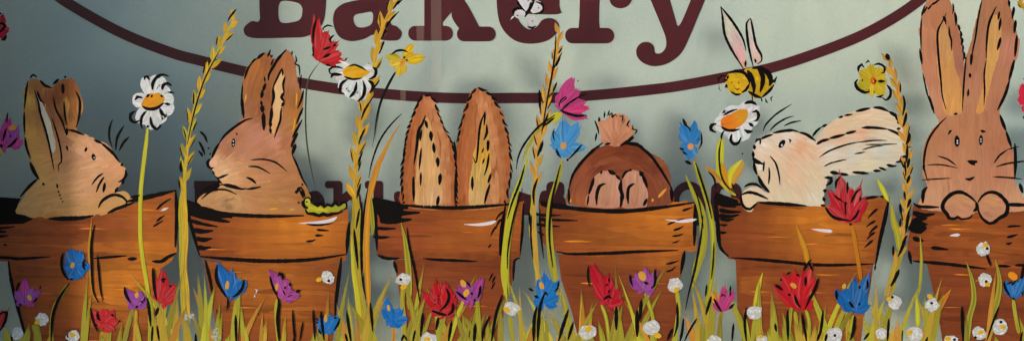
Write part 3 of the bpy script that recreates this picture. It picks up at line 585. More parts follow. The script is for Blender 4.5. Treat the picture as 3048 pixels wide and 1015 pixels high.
# 6
t, L0 = rabbit('large brown rabbit facing forward in the rightmost pot, paws over the rim', 2890, 620)
B6 = '2740,60 2750,20 2790,-30 2820,-10 2835,25 2850,80 2865,130 2870,190 2874,172 2888,130 2905,60 2925,0 2955,-40 2990,-30 3005,15 3020,70 3032,130 3026,165 3012,225 2992,280 2976,325 2978,345 2995,400 3012,440 3020,500 3022,545 3040,575 3052,625 2900,630 2745,622 2742,585 2760,555 2750,530 2746,480 2752,430 2775,385 2795,362 2780,335 2760,260 2745,180'
mm = M(L0); poly = mm.fill(B6, C(190, 126, 88), ang=1.5)
an = [(2755, 80, C(196, 132, 92)), (2760, 200, C(198, 130, 96)), (2780, 300, C(205, 142, 108)), (2790, 60, C(186, 120, 82)), (2840, 120, C(176, 110, 80)), (2860, 190, C(165, 105, 86)), (2910, 80, C(170, 118, 82)), (2895, 180, C(178, 120, 84)), (2900, 280, C(190, 128, 92)), (2990, 60, C(172, 112, 76)),
      (3015, 140, C(196, 130, 102)), (2985, 250, C(188, 124, 90)), (2960, 320, C(180, 118, 86)), (2790, 400, C(184, 122, 84)), (2880, 380, C(188, 124, 84)), (2980, 420, C(178, 114, 80)), (2770, 500, C(196, 134, 96)), (2860, 500, C(194, 130, 92)), (2960, 520, C(190, 126, 92)), (2780, 590, C(206, 150, 112)), (2870, 570, C(200, 140, 104)), (3020, 600, C(205, 150, 112)), (2900, 600, C(190, 130, 95))]
mm.brush(poly, an, lambda x, y: (96 if x > 2880 else 84) if y < 340 else 90 + (x - 2885) * .06, length=(50, 150), width=(10, 20), cover=3.6, ja=.035, spread=.08, pw=2.5)
mm.build('body', t)
for pg, an in (('2795,110 2805,50 2815,75 2830,130 2842,200 2858,250 2865,330 2815,340 2800,270 2790,180', [(2810, 130, C(200, 146, 92)), (2830, 220, C(206, 144, 82)), (2840, 300, C(216, 152, 84)), (2805, 250, C(210, 150, 90))]),
               ('2944,90 2960,45 2975,60 2978,110 2966,180 2948,250 2932,310 2925,335 2905,335 2925,260 2935,180', [(2960, 90, C(206, 152, 88)), (2950, 200, C(216, 160, 90)), (2920, 320, C(214, 148, 82))])):
    mm = M(L0); q = mm.fill(pg, C(208, 150, 88), k=.85, ang=1.5); mm.brush(q, an, 92, length=(40, 120), width=(6, 12), cover=2.6, k=.98, jk=.15, ja=.06, spread=.07); mm.build('inner_ear', t)
for pg, cx in (('2810,595 2825,580 2855,574 2882,586 2900,604 2905,618 2896,638 2870,648 2840,650 2822,642 2812,625', 2858), ('2915,600 2930,580 2955,574 2980,586 2998,608 2994,636 2972,652 2948,662 2925,648 2912,620', 2955)):
    mm = M(L0 + .4); q = mm.fill(pg, C(196, 138, 98), k=.9); mm.brush(q, [(cx, 600, C(204, 144, 96)), (cx - 20, 630, C(190, 130, 98)), (cx + 20, 640, C(198, 138, 104))], 20, length=(25, 60), width=(7, 12), cover=2.4, k=1.0, ja=.06, jk=.15)
    mm.ink(('10:2905,602 2888,586 2862,572 2838,574 2818,588 2806,606 2806,622 2818,636 2824,648 2840,650 2850,645 2860,651 2885,648 2894,638|10:2896,628 2908,618 2904,600' if cx < 2900 else '10:2910,602 2922,584 2942,572 2965,574 2984,588 2997,606 2998,622 2992,638 2974,648 2956,662 2944,664 2924,650 2912,628 2909,606'), k=1.4); mm.build('paw', t)
mm = M(L0)
fur(mm, '2835,10 2846,60 2860,100 2866,140 2872,180', 8, 30, 3, -7)
mm.ink('6:2743,48 2752,16|5:2750,40 2758,22 2762,28 2778,8|5:2774,16 2800,-4|5:2742,55 2740,100 2741,150|7:2737,145 2744,192|5:2746,215 2756,265 2765,300|7:2764,285 2780,338|6:2816,40 2804,65 2790,100 2793,170 2800,240 2804,285 2815,325|6:2806,48 2812,66|5:2812,50 2815,75|5:2824,78 2826,105 2831,120 2831,152'
       '|5:2922,0 2910,60 2903,110 2895,150 2890,190|5:2875,172 2868,250 2864,330|6:2965,20 2955,40 2942,75 2936,130 2935,175|5:2935,180 2929,220 2930,270 2928,315|7:2974,35 2970,60|7:2978,55 2973,92|8:2978,112 2968,150|8:3002,0 3004,22|8:3018,20 3012,58|8:3023,60 3018,100|9:3026,105 3024,130 3020,170|8:3018,178 3012,205 3002,240|9:3004,240 2990,285 2968,328|9:2886,218 2887,232|6:2882,265 2880,288|6:2874,170 2874,180|8:2892,160 2889,195'
       '|7:2838,340 2850,338|6:2816,350 2795,370 2772,400 2758,430 2750,470 2750,500 2758,530 2762,540|8:2750,485 2748,505|9:2976,342 2984,365 2994,390|8:2994,390 3002,415 3010,438|9:3020,426 3022,480 3020,530|10:2760,556 2748,570 2746,605|10:3034,545 3044,575|6:2880,480 2893,488 2902,492', k=1.2)
mm.build('outline', t)
for w_ in ['4:2758,491 2800,490 2850,500', '5:2790,464 2820,474 2845,492', '4:2742,535 2790,532 2830,530', '5:2958,485 2975,462 3000,444', '4:3000,444 3032,436', '5:2964,496 3000,486 3060,478', '5:2956,526 3000,528 3042,533']: mm = M(L0); mm.ink(w_, k=1.2); mm.build('whisker', t)
eye(t, L0, 2848, 420, 8, 17, -.05, ((1, -1), (1, 6)), 3.6); eye(t, L0, 2919, 417, 5.5, 16, .05, ((0, -3), (0, 4)), 3)
mm = M(L0); mm.fill('2876,478 2890,476 2909,478 2908,484 2901,486 2902,492 2894,490', INK, k=1.2, smooth=False, wob=.5, mi=2); mm.build('nose', t)
mm = M(L0); mm.ink('8:2872,532 2885,534 2900,526', k=1.2); mm.build('mouth', t)
mm = M(L0); mm.ink('8:2822,400 2828,390 2832,388', k=1.2); mm.build('eyebrow', t)
mm = M(L0); mm.ink('8:2918,388 2924,391 2933,392', k=1.2); mm.build('eyebrow', t)

# ---------------------------------------------------------------- bee, caterpillar, butterfly
t = thing('bee', 'yellow and black striped bee with pink wings hovering above the daisy', 'bee', 2230, 290); L0 = 3.0
for pg, an, nm in (('2150,38 2172,60 2196,100 2214,140 2220,170 2224,200 2212,204 2190,175 2168,135 2154,95 2148,60', [(2160, 80, C(205, 205, 180)), (2185, 120, C(214, 168, 172)), (2200, 160, C(226, 172, 170)), (2212, 190, C(230, 170, 150)), (2165, 120, C(196, 196, 170))], 'wing'),
                   ('2232,54 2242,58 2244,100 2262,150 2264,180 2252,190 2242,180 2228,120 2226,90', [(2238, 100, C(205, 200, 185)), (2250, 150, C(220, 190, 180)), (2255, 180, C(224, 178, 160))], 'wing')):
    mm = M(L0); q = mm.fill(pg, an[1][2], ang=1.2); mm.brush(q, an, 65, length=(25, 70), width=(4, 8), cover=3, ja=.05); 
    mm.ink('7:2145,20 2150,50 2156,100 2170,135 2190,170 2212,204|7:2146,22 2180,65 2208,110 2218,140 2220,152|6:2219,180 2218,200' if 'x' not in nm and pg[0:4] == '2150' else '7:2234,55 2222,70 2224,110 2230,150 2242,200|7:2234,56 2240,85 2250,135 2266,165 2266,182 2254,191|6:2246,175 2250,188', k=.8); mm.build(nm, t)
mm = M(L0); q = mm.fill('2160,235 2168,220 2190,212 2214,214 2226,228 2231,250 2222,272 2200,282 2178,280 2164,262', C(214, 168, 28)); mm.brush(q, [(2180, 240, C(220, 176, 26)), (2210, 250, C(214, 160, 30)), (2190, 222, C(196, 160, 24))], 20, length=(20, 50), width=(6, 10), cover=2.5, ja=.08)
mm.ink('9:2170,218 2190,212 2212,216 2224,228 2232,250|7:2230,250 2220,268 2206,276|6:2205,280 2190,282 2174,272|7:2164,262 2160,250|6:2163,238 2168,224|5:2176,245 2180,246|5:2197,247 2200,246|4:2186,262 2194,268 2202,262|6:2165,240 2154,238|5:2162,252 2158,262', k=.8); mm.build('head', t)
mm = M(L0 - .2); q = mm.fill('2214,210 2232,202 2262,204 2284,220 2298,240 2302,248 2294,262 2272,288 2250,292 2232,284 2226,260 2224,232', C(198, 158, 26)); mm.brush(q, [(2250, 240, C(206, 162, 26)), (2285, 240, C(200, 160, 30)), (2260, 280, C(190, 150, 28))], 70, length=(20, 60), width=(6, 10), cover=2.5, ja=.08); mm.build('abdomen', t)
mm = M(L0); mm.ink('13:2224,210 2236,230 2244,262 2242,278|13:2255,204 2270,228 2268,255 2262,274|14:2262,204 2284,216 2294,238 2290,256|8:2238,204 2265,202 2285,212|9:2226,272 2250,286 2268,292|8:2268,290 2290,270 2304,252|7:2296,248 2306,240 2312,228|6:2298,236 2308,248', k=.8); mm.build('stripe', t)
mm = M(L0); mm.ink('4:2238,284 2240,302|5:2266,292 2268,303|5:2278,292 2280,302 2286,307|5:2300,286 2294,292 2296,302', k=.8); mm.build('leg', t)
mm = M(L0); mm.ink('4:2140,248 2138,235 2148,226 2166,228|3:2140,252 2140,264 2146,272', k=.8); mm.build('antenna', t)

t = thing('caterpillar', 'small yellow green caterpillar crawling on the rim of the second pot', 'caterpillar', 960, 638); L0 = 3.2
mm = M(L0); q = mm.fill('905,626 912,610 925,604 940,614 955,612 965,618 980,610 994,604 1008,606 1022,600 1032,612 1016,624 1000,630 985,630 968,636 945,634 925,636 910,634', LIME); mm.brush(q, [(950, 620, C(178, 172, 40)), (1000, 612, C(160, 160, 42))], 0, length=(20, 60), width=(6, 10), cover=2, ja=.12)
mm.ink('10:908,622 915,634 935,636 950,641 962,636 975,640 990,636 1005,634 1020,628|9:932,604 945,613 955,607 965,615 975,608 988,612 998,602 1008,610 1020,602 1030,602 1032,618 1022,624', k=.7); mm.build('body', t)
mm = M(L0); mm.blob(915, 599, 10, 11, C(190, 185, 60), k=.8); mm.ink('5:905,600 908,590 918,587 926,594 926,606|5:911,598 916,602|9:908,592 902,602 908,616 918,618|6:906,612 915,622', k=1.0); mm.build('head', t)
mm = M(L0); mm.ink('6:904,590 896,572 890,560|6:908,586 902,568 896,556|8:882,576 884,570 890,560 898,556|6:878,574 884,566|6:886,600 892,604|5:898,545 902,552', k=.8); mm.build('antenna', t)

t = thing('butterfly', 'small white butterfly with black outlines over the letter e', 'butterfly', 1575, 40); L0 = 3.0
for pg, ink_s in (('1540,-5 1560,-18 1580,-10 1580,15 1566,34 1548,22', '7:1538,2 1545,15 1556,26|4:1580,-8 1570,5'), ('1578,8 1600,2 1616,12 1618,28 1604,40 1586,40 1576,28', '7:1594,6 1612,12 1618,28 1606,40 1586,42|6:1601,24 1604,25'),
                  ('1532,34 1545,26 1560,32 1562,46 1548,56 1534,52 1528,42', '8:1528,46 1528,34 1540,26 1556,28 1562,34|4:1538,46 1543,48'), ('1566,58 1580,48 1596,52 1600,68 1592,82 1576,86 1568,76', '7:1570,80 1584,84 1596,78|6:1584,63 1586,65')):
    mm = M(L0); q = mm.fill(pg, WHITE); mm.brush(q, [(1570, 30, C(218, 216, 214)), (1560, 60, C(196, 190, 188))], 50, length=(15, 40), width=(4, 8), cover=2.5, ja=.06); mm.ink(ink_s, k=.8); mm.build('wing', t)
mm = M(L0); mm.ink('8:1590,2 1576,28 1562,52|5:1592,0 1584,-12', k=.9); mm.stroke('1519,60 1526,52 1532,48', 5, WHITE, k=.5); mm.build('body', t)

# ---------------------------------------------------------------- flowers
def petal(mm, bx, by, dx, dy, wd, col, k=0.0, ja=.12, sharp=True):
    prof = ((.25, .6), (.5, 1.0), (.75, .8), (.92, .32)) if sharp else ((.25, .6), (.55, 1.0), (.82, .95), (.96, .55))
    wd *= 1.12; L = math.hypot(dx, dy); ux, uy = dx / L, dy / L; nx, ny = -uy, ux
    pts = [(bx, by)]
    for f, wv in prof: pts.append((bx + dx * f + nx * wd * wv * .5, by + dy * f + ny * wd * wv * .5))
    pts.append((bx + dx, by + dy))
    for f, wv in prof[::-1]: pts.append((bx + dx * f - nx * wd * wv * .5, by + dy * f - ny * wd * wv * .5))
    mm.fill(pts, jit(col, ja * .6), k=k, ang=math.atan2(uy, ux), wob=1.0)
    for _ in range(max(3, int(wd / 4.5))):
        o = random.uniform(-.34, .34) * wd; f0 = random.uniform(0, .3); f1 = random.uniform(.85, (1.2 if sharp else 1.1) - abs(o) / wd * .6)
        mm.stroke([(bx + dx * f0 + nx * o * .5, by + dy * f0 + ny * o * .5), (bx + dx * .55 + nx * o, by + dy * .55 + ny * o), (bx + dx * f1 + nx * o * .8, by + dy * f1 + ny * o * .8)],
                  random.uniform(3.5, 8), jit(mixc(col, (.75, .72, .7), random.choice((0, 0, 0, .02, .05))), ja * 1.9), k=k + random.uniform(.25, .45), dry=(1, .6), step=6)
def flower(name, label, cat, base, petals, col, ink='', stamen=None, scol=None, stem='', stemc=None, L0=4.4, group=None, stemw=9, stamen_r=(6, 9), sharp=True):
    t = thing(name, label, cat, base[0], base[1], group)
    if stem:
        ms = M(L0 - .8); 
        for i, s_ in enumerate(stem.split('|')):
            ms.stroke(s_, stemw, jit(stemc or OLIVE, .12), k=.1 + .1 * i, taper=(.12, .1), dry=(1, .75), w0=.5); ms.stroke(s_, stemw * .4, jit(stemc or LIME, .25), k=.35 + .1 * i, taper=(.12, .1), dry=(.9, .5))
        ms.build('stem', t)
    for i, pt in enumerate(petals):
        mm = M(L0)
        dx, dy, wd = pt[:3]; c = pt[3] if len(pt) > 3 else col
        petal(mm, base[0], base[1], dx, dy, wd, c, k=(i % 4) * .12, sharp=sharp); mm.build('petal', t)
    if stamen:
        mm = M(L0)
        for sx, sy in ([stamen] if not isinstance(stamen[0], tuple) else stamen):
            mm.blob(sx, sy, stamen_r[0], stamen_r[1], jit(scol or C(214, 160, 60), .1), k=1.25, ang=random.uniform(-.6, .6))
            mm.stroke([(sx - 4, sy - 6), (sx, sy), (sx + 2, sy + 6)], 5, C(226, 150, 50), k=1.5)
        mm.build('stamen', t)
    if ink: mm = M(L0); mm.ink(ink, 5, k=1.6); mm.build('outline', t)
    return t
def daisy(label, base, petals, centre, ccols, ink, stem, stemc=OLIVE, stemw=12):
    t = flower('daisy', label, 'daisy', base, [(a * 1.05, b * 1.05, c * 1.15) for a, b, c in petals], WHITE, '', None, None, stem, stemc, L0=4.6, group='white daisies', stemw=stemw, sharp=False)
    mm = M(4.6); q = mm.fill(centre, ccols[0], k=1.2); cx = sum(p[0] for p in q) / len(q); cy = sum(p[1] for p in q) / len(q)
    mm.brush(q, [(cx + 25, cy - 12, ccols[0]), (cx - 25, cy + 5, ccols[1])], -15, length=(20, 50), width=(6, 10), cover=2.6, k=1.3, ja=.06); mm.build('centre', t)
    mm = M(4.6); mm.ink(ink, 8, k=1.9); mm.build('outline', t)
daisy('tall white daisy with orange centre between the first and second rabbits', (455, 300),
      [(-22, -68, 32), (20, -72, 42), (45, -38, 36), (60, 0, 42), (58, 32, 36), (25, 66, 38), (-2, 82, 36), (-38, 64, 36), (-58, -2, 34), (35, 50, 40), (5, -50, 44)],
      '420,312 432,290 450,280 474,276 490,290 488,304 470,316 445,322 430,320', (C(214, 150, 36), C(222, 142, 30)),
      '8:430,238 432,228 440,228 446,238|9:455,268 455,250 465,232 485,222 503,228|9:484,268 486,254 500,248 512,256|6:500,274 520,276|8:402,298 410,288 425,292|9:404,330 390,340 390,356 402,364 416,358|7:437,330 424,345 420,368 426,384|8:449,347 452,370 468,384 482,370|9:476,322 484,340 494,346|8:490,308 508,311|9:424,316 440,324 466,322 488,306|8:436,290 446,280|7:450,290 455,282|7:478,284 486,288|7:440,372 441,380',
      '440,380 436,420 430,470 424,520 420,560 418,620 418,700 424,760 435,830 446,900 456,960 470,1030', LIME)
daisy('white daisy with yellow centre in front of the letter a, drooping petals', (1062, 220),
      [(-58, -34, 26), (-62, 6, 32), (-46, 48, 36), (-20, 70, 36), (10, 78, 36), (36, 52, 34), (50, -8, 34), (-12, 55, 40), (20, 50, 40)],
      '1020,216 1032,198 1055,194 1080,204 1102,214 1088,226 1060,236 1035,232', (C(222, 160, 30), C(226, 170, 34)),
      '6:968,192 985,196|6:985,222 980,208 990,200 1008,200 1020,204|10:985,232 990,222 1008,222 1018,222|8:1012,278 1016,250 1035,236|8:1040,290 1056,272 1062,244|8:1064,302 1080,288 1086,262 1080,240|9:1096,240 1108,248 1110,262 1100,275|9:1110,200 1120,210 1115,228 1098,236|6:1038,198 1055,193 1078,202 1090,210|6:1025,228 1050,236 1078,232', '', OLIVE)
daisy('white daisy with bright orange centre just under the bee', (2190, 360),
      [(-50, -10, 40), (-60, 14, 36), (-28, 42, 44), (10, 60, 48), (40, 30, 44), (62, -18, 46), (50, -46, 44), (10, -42, 48), (-26, -38, 40), (66, -40, 30), (30, 52, 40)],
      '2144,362 2152,350 2180,336 2205,326 2222,326 2226,342 2216,362 2198,378 2175,388 2155,380 2145,372', (C(212, 150, 40), C(232, 118, 30)),
      '10:2215,308 2235,303 2252,312|9:2238,334 2250,330 2258,342 2252,358 2244,360|9:2228,366 2242,376|10:2214,386 2226,392 2240,390|9:2178,398 2174,416 2184,428 2198,424 2205,408|9:2132,368 2118,372 2116,386 2132,394|6:2152,344 2172,332 2194,325|8:2146,376 2160,386 2182,388 2200,384|7:2155,388 2148,400 2146,414|8:2150,370 2151,371',
      '2152,406 2140,430 2136,470 2140,520 2160,556 2190,580|2150,420 2148,470 2145,500', LIME)
t = thing('leaf_sprig', 'yellow ochre leaves sprouting at the foot of the daisy by the white rabbit', 'leaves', 2180, 590)
for s_, c_ in (('2180,580 2155,545 2125,515 2095,495', OCHRE), ('2172,560 2160,530 2150,500 2146,470', GOLD), ('2170,560 2175,520 2190,495 2210,475', LIME), ('2175,560 2185,530 2205,500 2215,480', OCHRE)):
    mm = M(3.6); mm.stroke(s_, 22, c_, taper=(.4, .5), dry=(1, .6), k=.2); mm.stroke(s_, 8, jit(c_, .25), k=.5); mm.build('leaf', t)
mm = M(3.6); mm.ink('5:2146,415 2140,460 2146,520 2165,555 2195,580|6:2108,510 2125,530 2130,560|4:2208,460 2211,455|6:2185,560 2178,545', k=.9); mm.build('outline', t)

FG = 'large coloured flowers above the pots'
flower('flower', 'red flower overlapping the letter B, with a thin dark stem', 'flower', (948, 182), [(-8, -130, 34), (26, -90, 46), (55, -58, 34), (70, -24, 34), (76, -2, 34), (20, -60, 50), (4, -30, 40)], RED,
       '7:942,55 934,90 932,130|4:931,135 934,172|5:960,86 975,76 992,80|6:984,128 982,118 995,104|6:990,138 1002,132|6:962,148 985,140|8:962,172 985,160|5:1026,182 1034,172|4:964,84 960,92', stem='', group=FG)
t = bpy.context.scene.collection.objects[-1].parent
mm = M(3.4); mm.stroke('954,184 930,215 915,250 910,320 911,390 917,450 928,510 942,568', 5, C(70, 74, 58), dry=(1, .72)); mm.build('stem', t)
flower('flower', 'yellow flower right of the drooping daisy, below the letter k', 'flower', (1200, 182), [(28, -50, 26, C(216, 170, 28)), (66, -10, 28, C(212, 176, 30)), (-50, -14, 30, C(190, 168, 34)), (-40, 12, 24, C(214, 180, 60)), (-14, 44, 28, C(208, 178, 50)), (-2, 40, 24), (36, -18, 30)], C(210, 172, 34),
       '6:1165,163 1180,152 1200,150 1214,156|7:1200,171 1207,172|6:1208,178 1214,181', stamen=((1200, 182), (1194, 190)), scol=C(226, 140, 30), group=FG, stamen_r=(4, 8))
t = COL.objects[-1].parent
mm = M(3.4); mm.stroke('1197,198 1178,215 1155,255 1135,300 1122,350 1115,400 1108,440', 8, INK, taper=(.25, .7), dry=(1, .55)); mm.stroke('1130,330 1120,380 1117,420', 3, C(90, 95, 85), dry=(.8, .5)); mm.build('stem', t)
flower('flower', 'bright magenta flower crossing the border line beside the wheat', 'flower', (1668, 330), [(34, -100, 40), (55, -62, 40), (72, -30, 36), (86, -8, 26, C(204, 48, 108)), (76, 22, 28), (10, -60, 40), (-4, -28, 24)], C(184, 60, 118),
       '4:1664,318 1668,300 1684,288 1686,292 1670,306|5:1668,332 1690,310 1720,290 1745,280|8:1668,328 1690,338 1720,345 1745,342|4:1742,348 1748,345|4:1718,242 1722,240', group=FG)
t = COL.objects[-1].parent
mm = M(4.0); mm.stroke('1672,336 1650,350 1625,370', 24, LIME, taper=(.3, .5)); mm.stroke('1650,350 1610,380 1575,430 1555,480', 11, OLIVE, k=.3); mm.ink('6:1652,342 1600,380 1560,430 1542,470 1537,505|6:1650,350 1620,375', k=.8); mm.build('stem', t)
flower('flower', 'light blue flower between the wheat stalk and the fluffy tail', 'flower', (1680, 440), [(-36, -50, 40), (0, -82, 46), (42, -72, 36), (34, -50, 28), (64, -2, 26), (20, 20, 44), (-26, 16, 34), (-40, -10, 30)], C(66, 138, 190),
       '4:1650,382 1646,400 1650,418|6:1655,442 1662,460 1670,470|6:1732,430 1710,455 1690,475|9:1686,477 1692,474', stamen=(1677, 434), scol=C(190, 150, 90), stem='1672,480 1664,520 1650,560 1638,600 1632,660 1634,740 1645,820|1636,640 1640,720 1650,800 1660,900', group=FG, stamen_r=(9, 11), stemw=14)
t = COL.objects[-1].parent
mm = M(4.6); mm.ink('6:1668,490 1655,540 1642,600 1636,660 1636,720 1646,795', k=.6); mm.build('stem_outline', t)
flower('flower', 'light blue ragged flower standing left of the orange centred daisy', 'flower', (2056, 430), [(-30, -46, 34), (-30, -62, 28), (-28, 4, 28), (14, -70, 26), (24, -44, 24), (-22, 24, 30), (-8, 46, 32), (12, 30, 26), (28, -20, 20)], C(44, 122, 184),
       '5:2032,352 2036,368 2052,382 2056,392|4:2032,352 2045,372|5:2086,392 2088,425 2078,445|7:2022,440 2035,446|6:2030,450 2045,460|8:2038,478 2058,488', stamen=(2055, 436), scol=C(205, 140, 90), stem='2066,480 2080,520 2100,580 2115,640 2122,700 2122,780 2112,860 2095,940', group=FG, stamen_r=(9, 10), stemw=16)
t = COL.objects[-1].parent
mm = M(4.6); mm.ink('6:2070,484 2085,530 2104,590 2118,650|4:2124,720 2122,780 2116,830', k=.6); mm.build('stem_outline', t)
t = flower('flower', 'yellow scalloped flower with orange middle right of the bee', 'flower', (2598, 240), [(-8, -48, 34), (30, -36, 40), (42, 4, 34), (34, 44, 36), (-16, 40, 30, C(196, 170, 36)), (-46, 22, 40, C(184, 166, 34)), (-40, -30, 36), (-4, 48, 20), (10, 22, 46)], C(198, 170, 30),
       '8:2554,214 2555,200 2564,192 2572,202|7:2576,188 2584,181 2588,186|7:2600,194 2615,190 2632,200 2630,216 2622,219|9:2552,236 2545,246 2552,264 2575,276 2587,272 2584,266|6:2564,238 2568,240|8:2612,242 2633,242|8:2638,252 2650,268 2648,288 2635,298 2624,290|8:2607,288 2620,288 2628,282|5:2598,236 2606,240 2600,250', stamen=(2599, 241), scol=C(220, 96, 30), group=FG, stamen_r=(9, 12))
flower('flower', 'magenta and purple flower at the left edge of the window', 'flower', (20, 430), [(4, -80, 34), (-40, -30, 50), (36, -50, 32, PURPLE), (48, -4, 34), (40, -26, 26), (-12, -50, 44), (-20, 5, 44)], C(182, 56, 124),
       '5:24,335 22,352 20,366|6:20,382 12,410 10,420|7:53,410 38,428 20,440|4:32,400 32,410|9:4,428 6,440', stamen=(38, 380), scol=C(222, 130, 50), stem='6,440 0,460 -10,480', group=FG, stamen_r=(13, 8))
flower('flower', 'red flower cut off by the top left edge of the window', 'flower', (0, 90), [(8, -46, 26), (28, -2, 28), (10, -20, 34), (14, 28, 24), (-20, 30, 30), (-30, -20, 40)], C(178, 30, 50),
       '9:-6,40 6,42|8:-6,72 8,70 16,76 6,92 -4,100|8:20,105 14,118 4,120', group=FG)
flower('flower', 'red flower cut off by the right edge beside the large brown rabbit', 'flower', (3060, 310), [(-30, -22, 28), (-20, -60, 30), (-14, 24, 24), (4, 40, 30)], C(196, 32, 60), '5:3044,236 3052,232|6:3044,345 3050,356|3:3034,319 3036,319', group=FG)

# crocus flowers in the grass
CG = 'small coloured flowers low in front of the pots'
def croc(label, cat_col, base, petals, ink, st=None, stem='', L0=6.0, sr=(6, 9), sc_=None, stemc=None):
    flower('crocus', label, 'flower', base, petals, cat_col, ink, st, sc_, stem, stemc, L0=L0, group=CG, stemw=11, stamen_r=sr)
croc('round blue flower on the shade line of the leftmost pot', BLUE, (225, 790), [(-14, -48, 44), (14, -44, 40), (24, -20, 44), (44, 4, 34), (20, 34, 44), (-8, 44, 44), (-36, 4, 36), (-20, 26, 40)], '8:188,752 184,780 190,810 205,832|8:252,770 249,790 254,802|7:208,828 220,830|5:254,788 258,785', (217, 788), '203,845 178,885 158,930 150,1030')
croc('purple flower on the far left pot beside its edge', PURPLE, (75, 905), [(-28, -42, 28), (0, -78, 26, C(176, 56, 130)), (26, -50, 28), (46, -42, 24), (-20, -20, 36), (20, -20, 40, PINK), (0, -40, 30)], '6:60,838 53,852 50,866|6:98,898 108,890 111,882|7:58,902 66,908|5:74,896 75,897|4:121,848 120,860', (89, 884))
croc('small purple flower above the base of the leftmost pot, right side', PURPLE, (408, 915), [(-34, -58, 28), (-14, -50, 30), (12, -50, 28, C(150, 76, 150)), (26, -34, 28), (28, -16, 24), (-20, -20, 36)], '8:371,852 376,875 390,900|7:418,894 425,898 428,890|7:405,910 412,911|4:432,880 430,895', (408, 876), stem='406,920 404,960 400,1030', stemc=OCHRE)
croc('red tulip with a black edge right of the leftmost pot', RED, (480, 900), [(-16, -70, 34), (8, -96, 34), (24, -60, 40), (44, -56, 30), (40, -26, 36), (14, 0, 34), (-8, -40, 40), (18, 8, 28)], '9:456,795 458,830 462,865 467,890|8:480,832 488,828 495,830|6:482,836 492,836|7:504,850 512,848|9:472,912 464,938', None)
croc('red spotted flower low on the leftmost pot', C(196, 36, 44), (305, 960), [(-30, -38, 26), (-34, -26, 28), (8, -42, 34), (36, -34, 34), (48, -6, 30), (34, 20, 36), (4, 12, 34), (12, -20, 44)], '7:270,914 278,950 292,986|9:290,926 294,946 300,952|6:310,955 311,956|6:323,966 324,967|6:309,975 310,976|6:325,986 326,987|8:332,934 340,938|7:353,953 358,954', None, stem='318,985 312,1030|305,985 300,1030', stemc=OCHRE)
croc('blue flower left of the purple one on the second pot', BLUE, (688, 880), [(-38, -96, 34), (-20, -60, 40), (-2, -76, 34), (8, -40, 44), (30, -52, 36), (46, -44, 34), (26, -6, 34), (6, 4, 36), (-16, -20, 30)], '9:647,786 644,820 654,850 676,884|8:727,830 722,855 706,875 692,882|5:679,882 679,905 675,922', (677, 847), sr=(6, 13))
croc('mauve flower in the middle of the second pot', C(164, 68, 138), (850, 885), [(-42, -80, 34), (-20, -60, 36), (2, -56, 30), (12, -34, 34), (42, -12, 26), (6, 8, 34), (-14, -20, 36), (24, 2, 28), (12, -24, 16, BLUE)], '9:828,820 832,812 840,816 844,832|7:804,820 812,850 826,880|6:860,840 866,850|10:882,868 892,862|5:846,858 852,850|5:842,862 850,876', (824, 852), stem='825,888 822,930 826,980 832,1030', sr=(5, 12))
t = COL.objects[-1].parent
mm = M(5.4); mm.ink('9:826,880 831,900 827,950 832,1020', k=.7); mm.build('stem_outline', t)
croc('blue flower at the bottom right corner of the second pot', C(20, 108, 176), (968, 985), [(-18, -38, 28), (2, -44, 30), (20, -48, 26), (40, -46, 28), (38, -28, 32), (20, -8, 26), (-2, 6, 28), (-18, -14, 28)], '7:945,955 944,960|6:948,978 956,992|7:995,942 1002,946|6:1012,945 1005,965 993,982|4:942,944 948,954', (970, 945), sr=(5, 12))
croc('blue crescent shaped flower low between the second and third pots', C(14, 106, 180), (1172, 955), [(-24, -66, 24), (-30, -40, 32), (-22, -10, 34), (-8, 16, 30), (24, -38, 34), (42, -6, 32), (26, 10, 28), (2, -30, 36)], '', (1157, 914), stem='1170,950 1172,1000 1168,1030', stemc=OCHRE, sr=(5, 10))
croc('large red tulip low on the third pot', C(186, 20, 32), (1320, 935), [(-62, -66, 26), (-40, -70, 40), (-20, -98, 40), (8, -92, 44), (30, -60, 44), (28, -20, 44), (4, 8, 44), (-30, -30, 50), (0, -50, 60)], '8:1328,855 1337,880 1328,905 1308,925|8:1350,902 1346,925 1332,936|8:1285,922 1305,930 1330,936|5:1292,890 1296,891|6:1303,878 1307,880|6:1304,886 1306,890|5:1294,902 1296,905|5:1304,900 1306,904|5:1303,893 1305,896', None)
croc('purple and pink flower on the right of the third pot', C(160, 62, 134), (1398, 900), [(-40, -40, 26), (-30, -60, 28), (-6, -62, 30), (14, -46, 32, PURPLE), (36, -70, 30), (34, -36, 28), (10, 2, 36, PINK), (-12, -10, 36)], '6:1387,836 1396,845 1400,854|7:1358,865 1375,880 1388,890|7:1430,848 1428,868 1422,885|7:1403,868 1406,876|9:1410,891 1416,892', ((1379, 842), (1388, 870)), sr=(8, 12))
croc('blue flower with stems low between the third and fourth pots', C(22, 110, 180), (1618, 900), [(-16, -70, 28), (4, -86, 34), (22, -70, 30), (40, -56, 26), (48, -70, 20), (44, -20, 34), (40, 10, 24), (-30, -6, 28), (-22, 16, 28), (4, -36, 50)], '8:1573,856 1588,864|9:1590,878 1603,884|6:1663,835 1660,855 1650,865|7:1620,866 1630,876', (1612, 848), stem='1605,900 1592,950 1588,1030', sr=(7, 12))
t = COL.objects[-1].parent
mm = M(6.0); mm.ink('9:1622,868 1606,920 1600,1020|9:1598,910 1590,950 1588,1020', k=.7); mm.build('stem_outline', t)
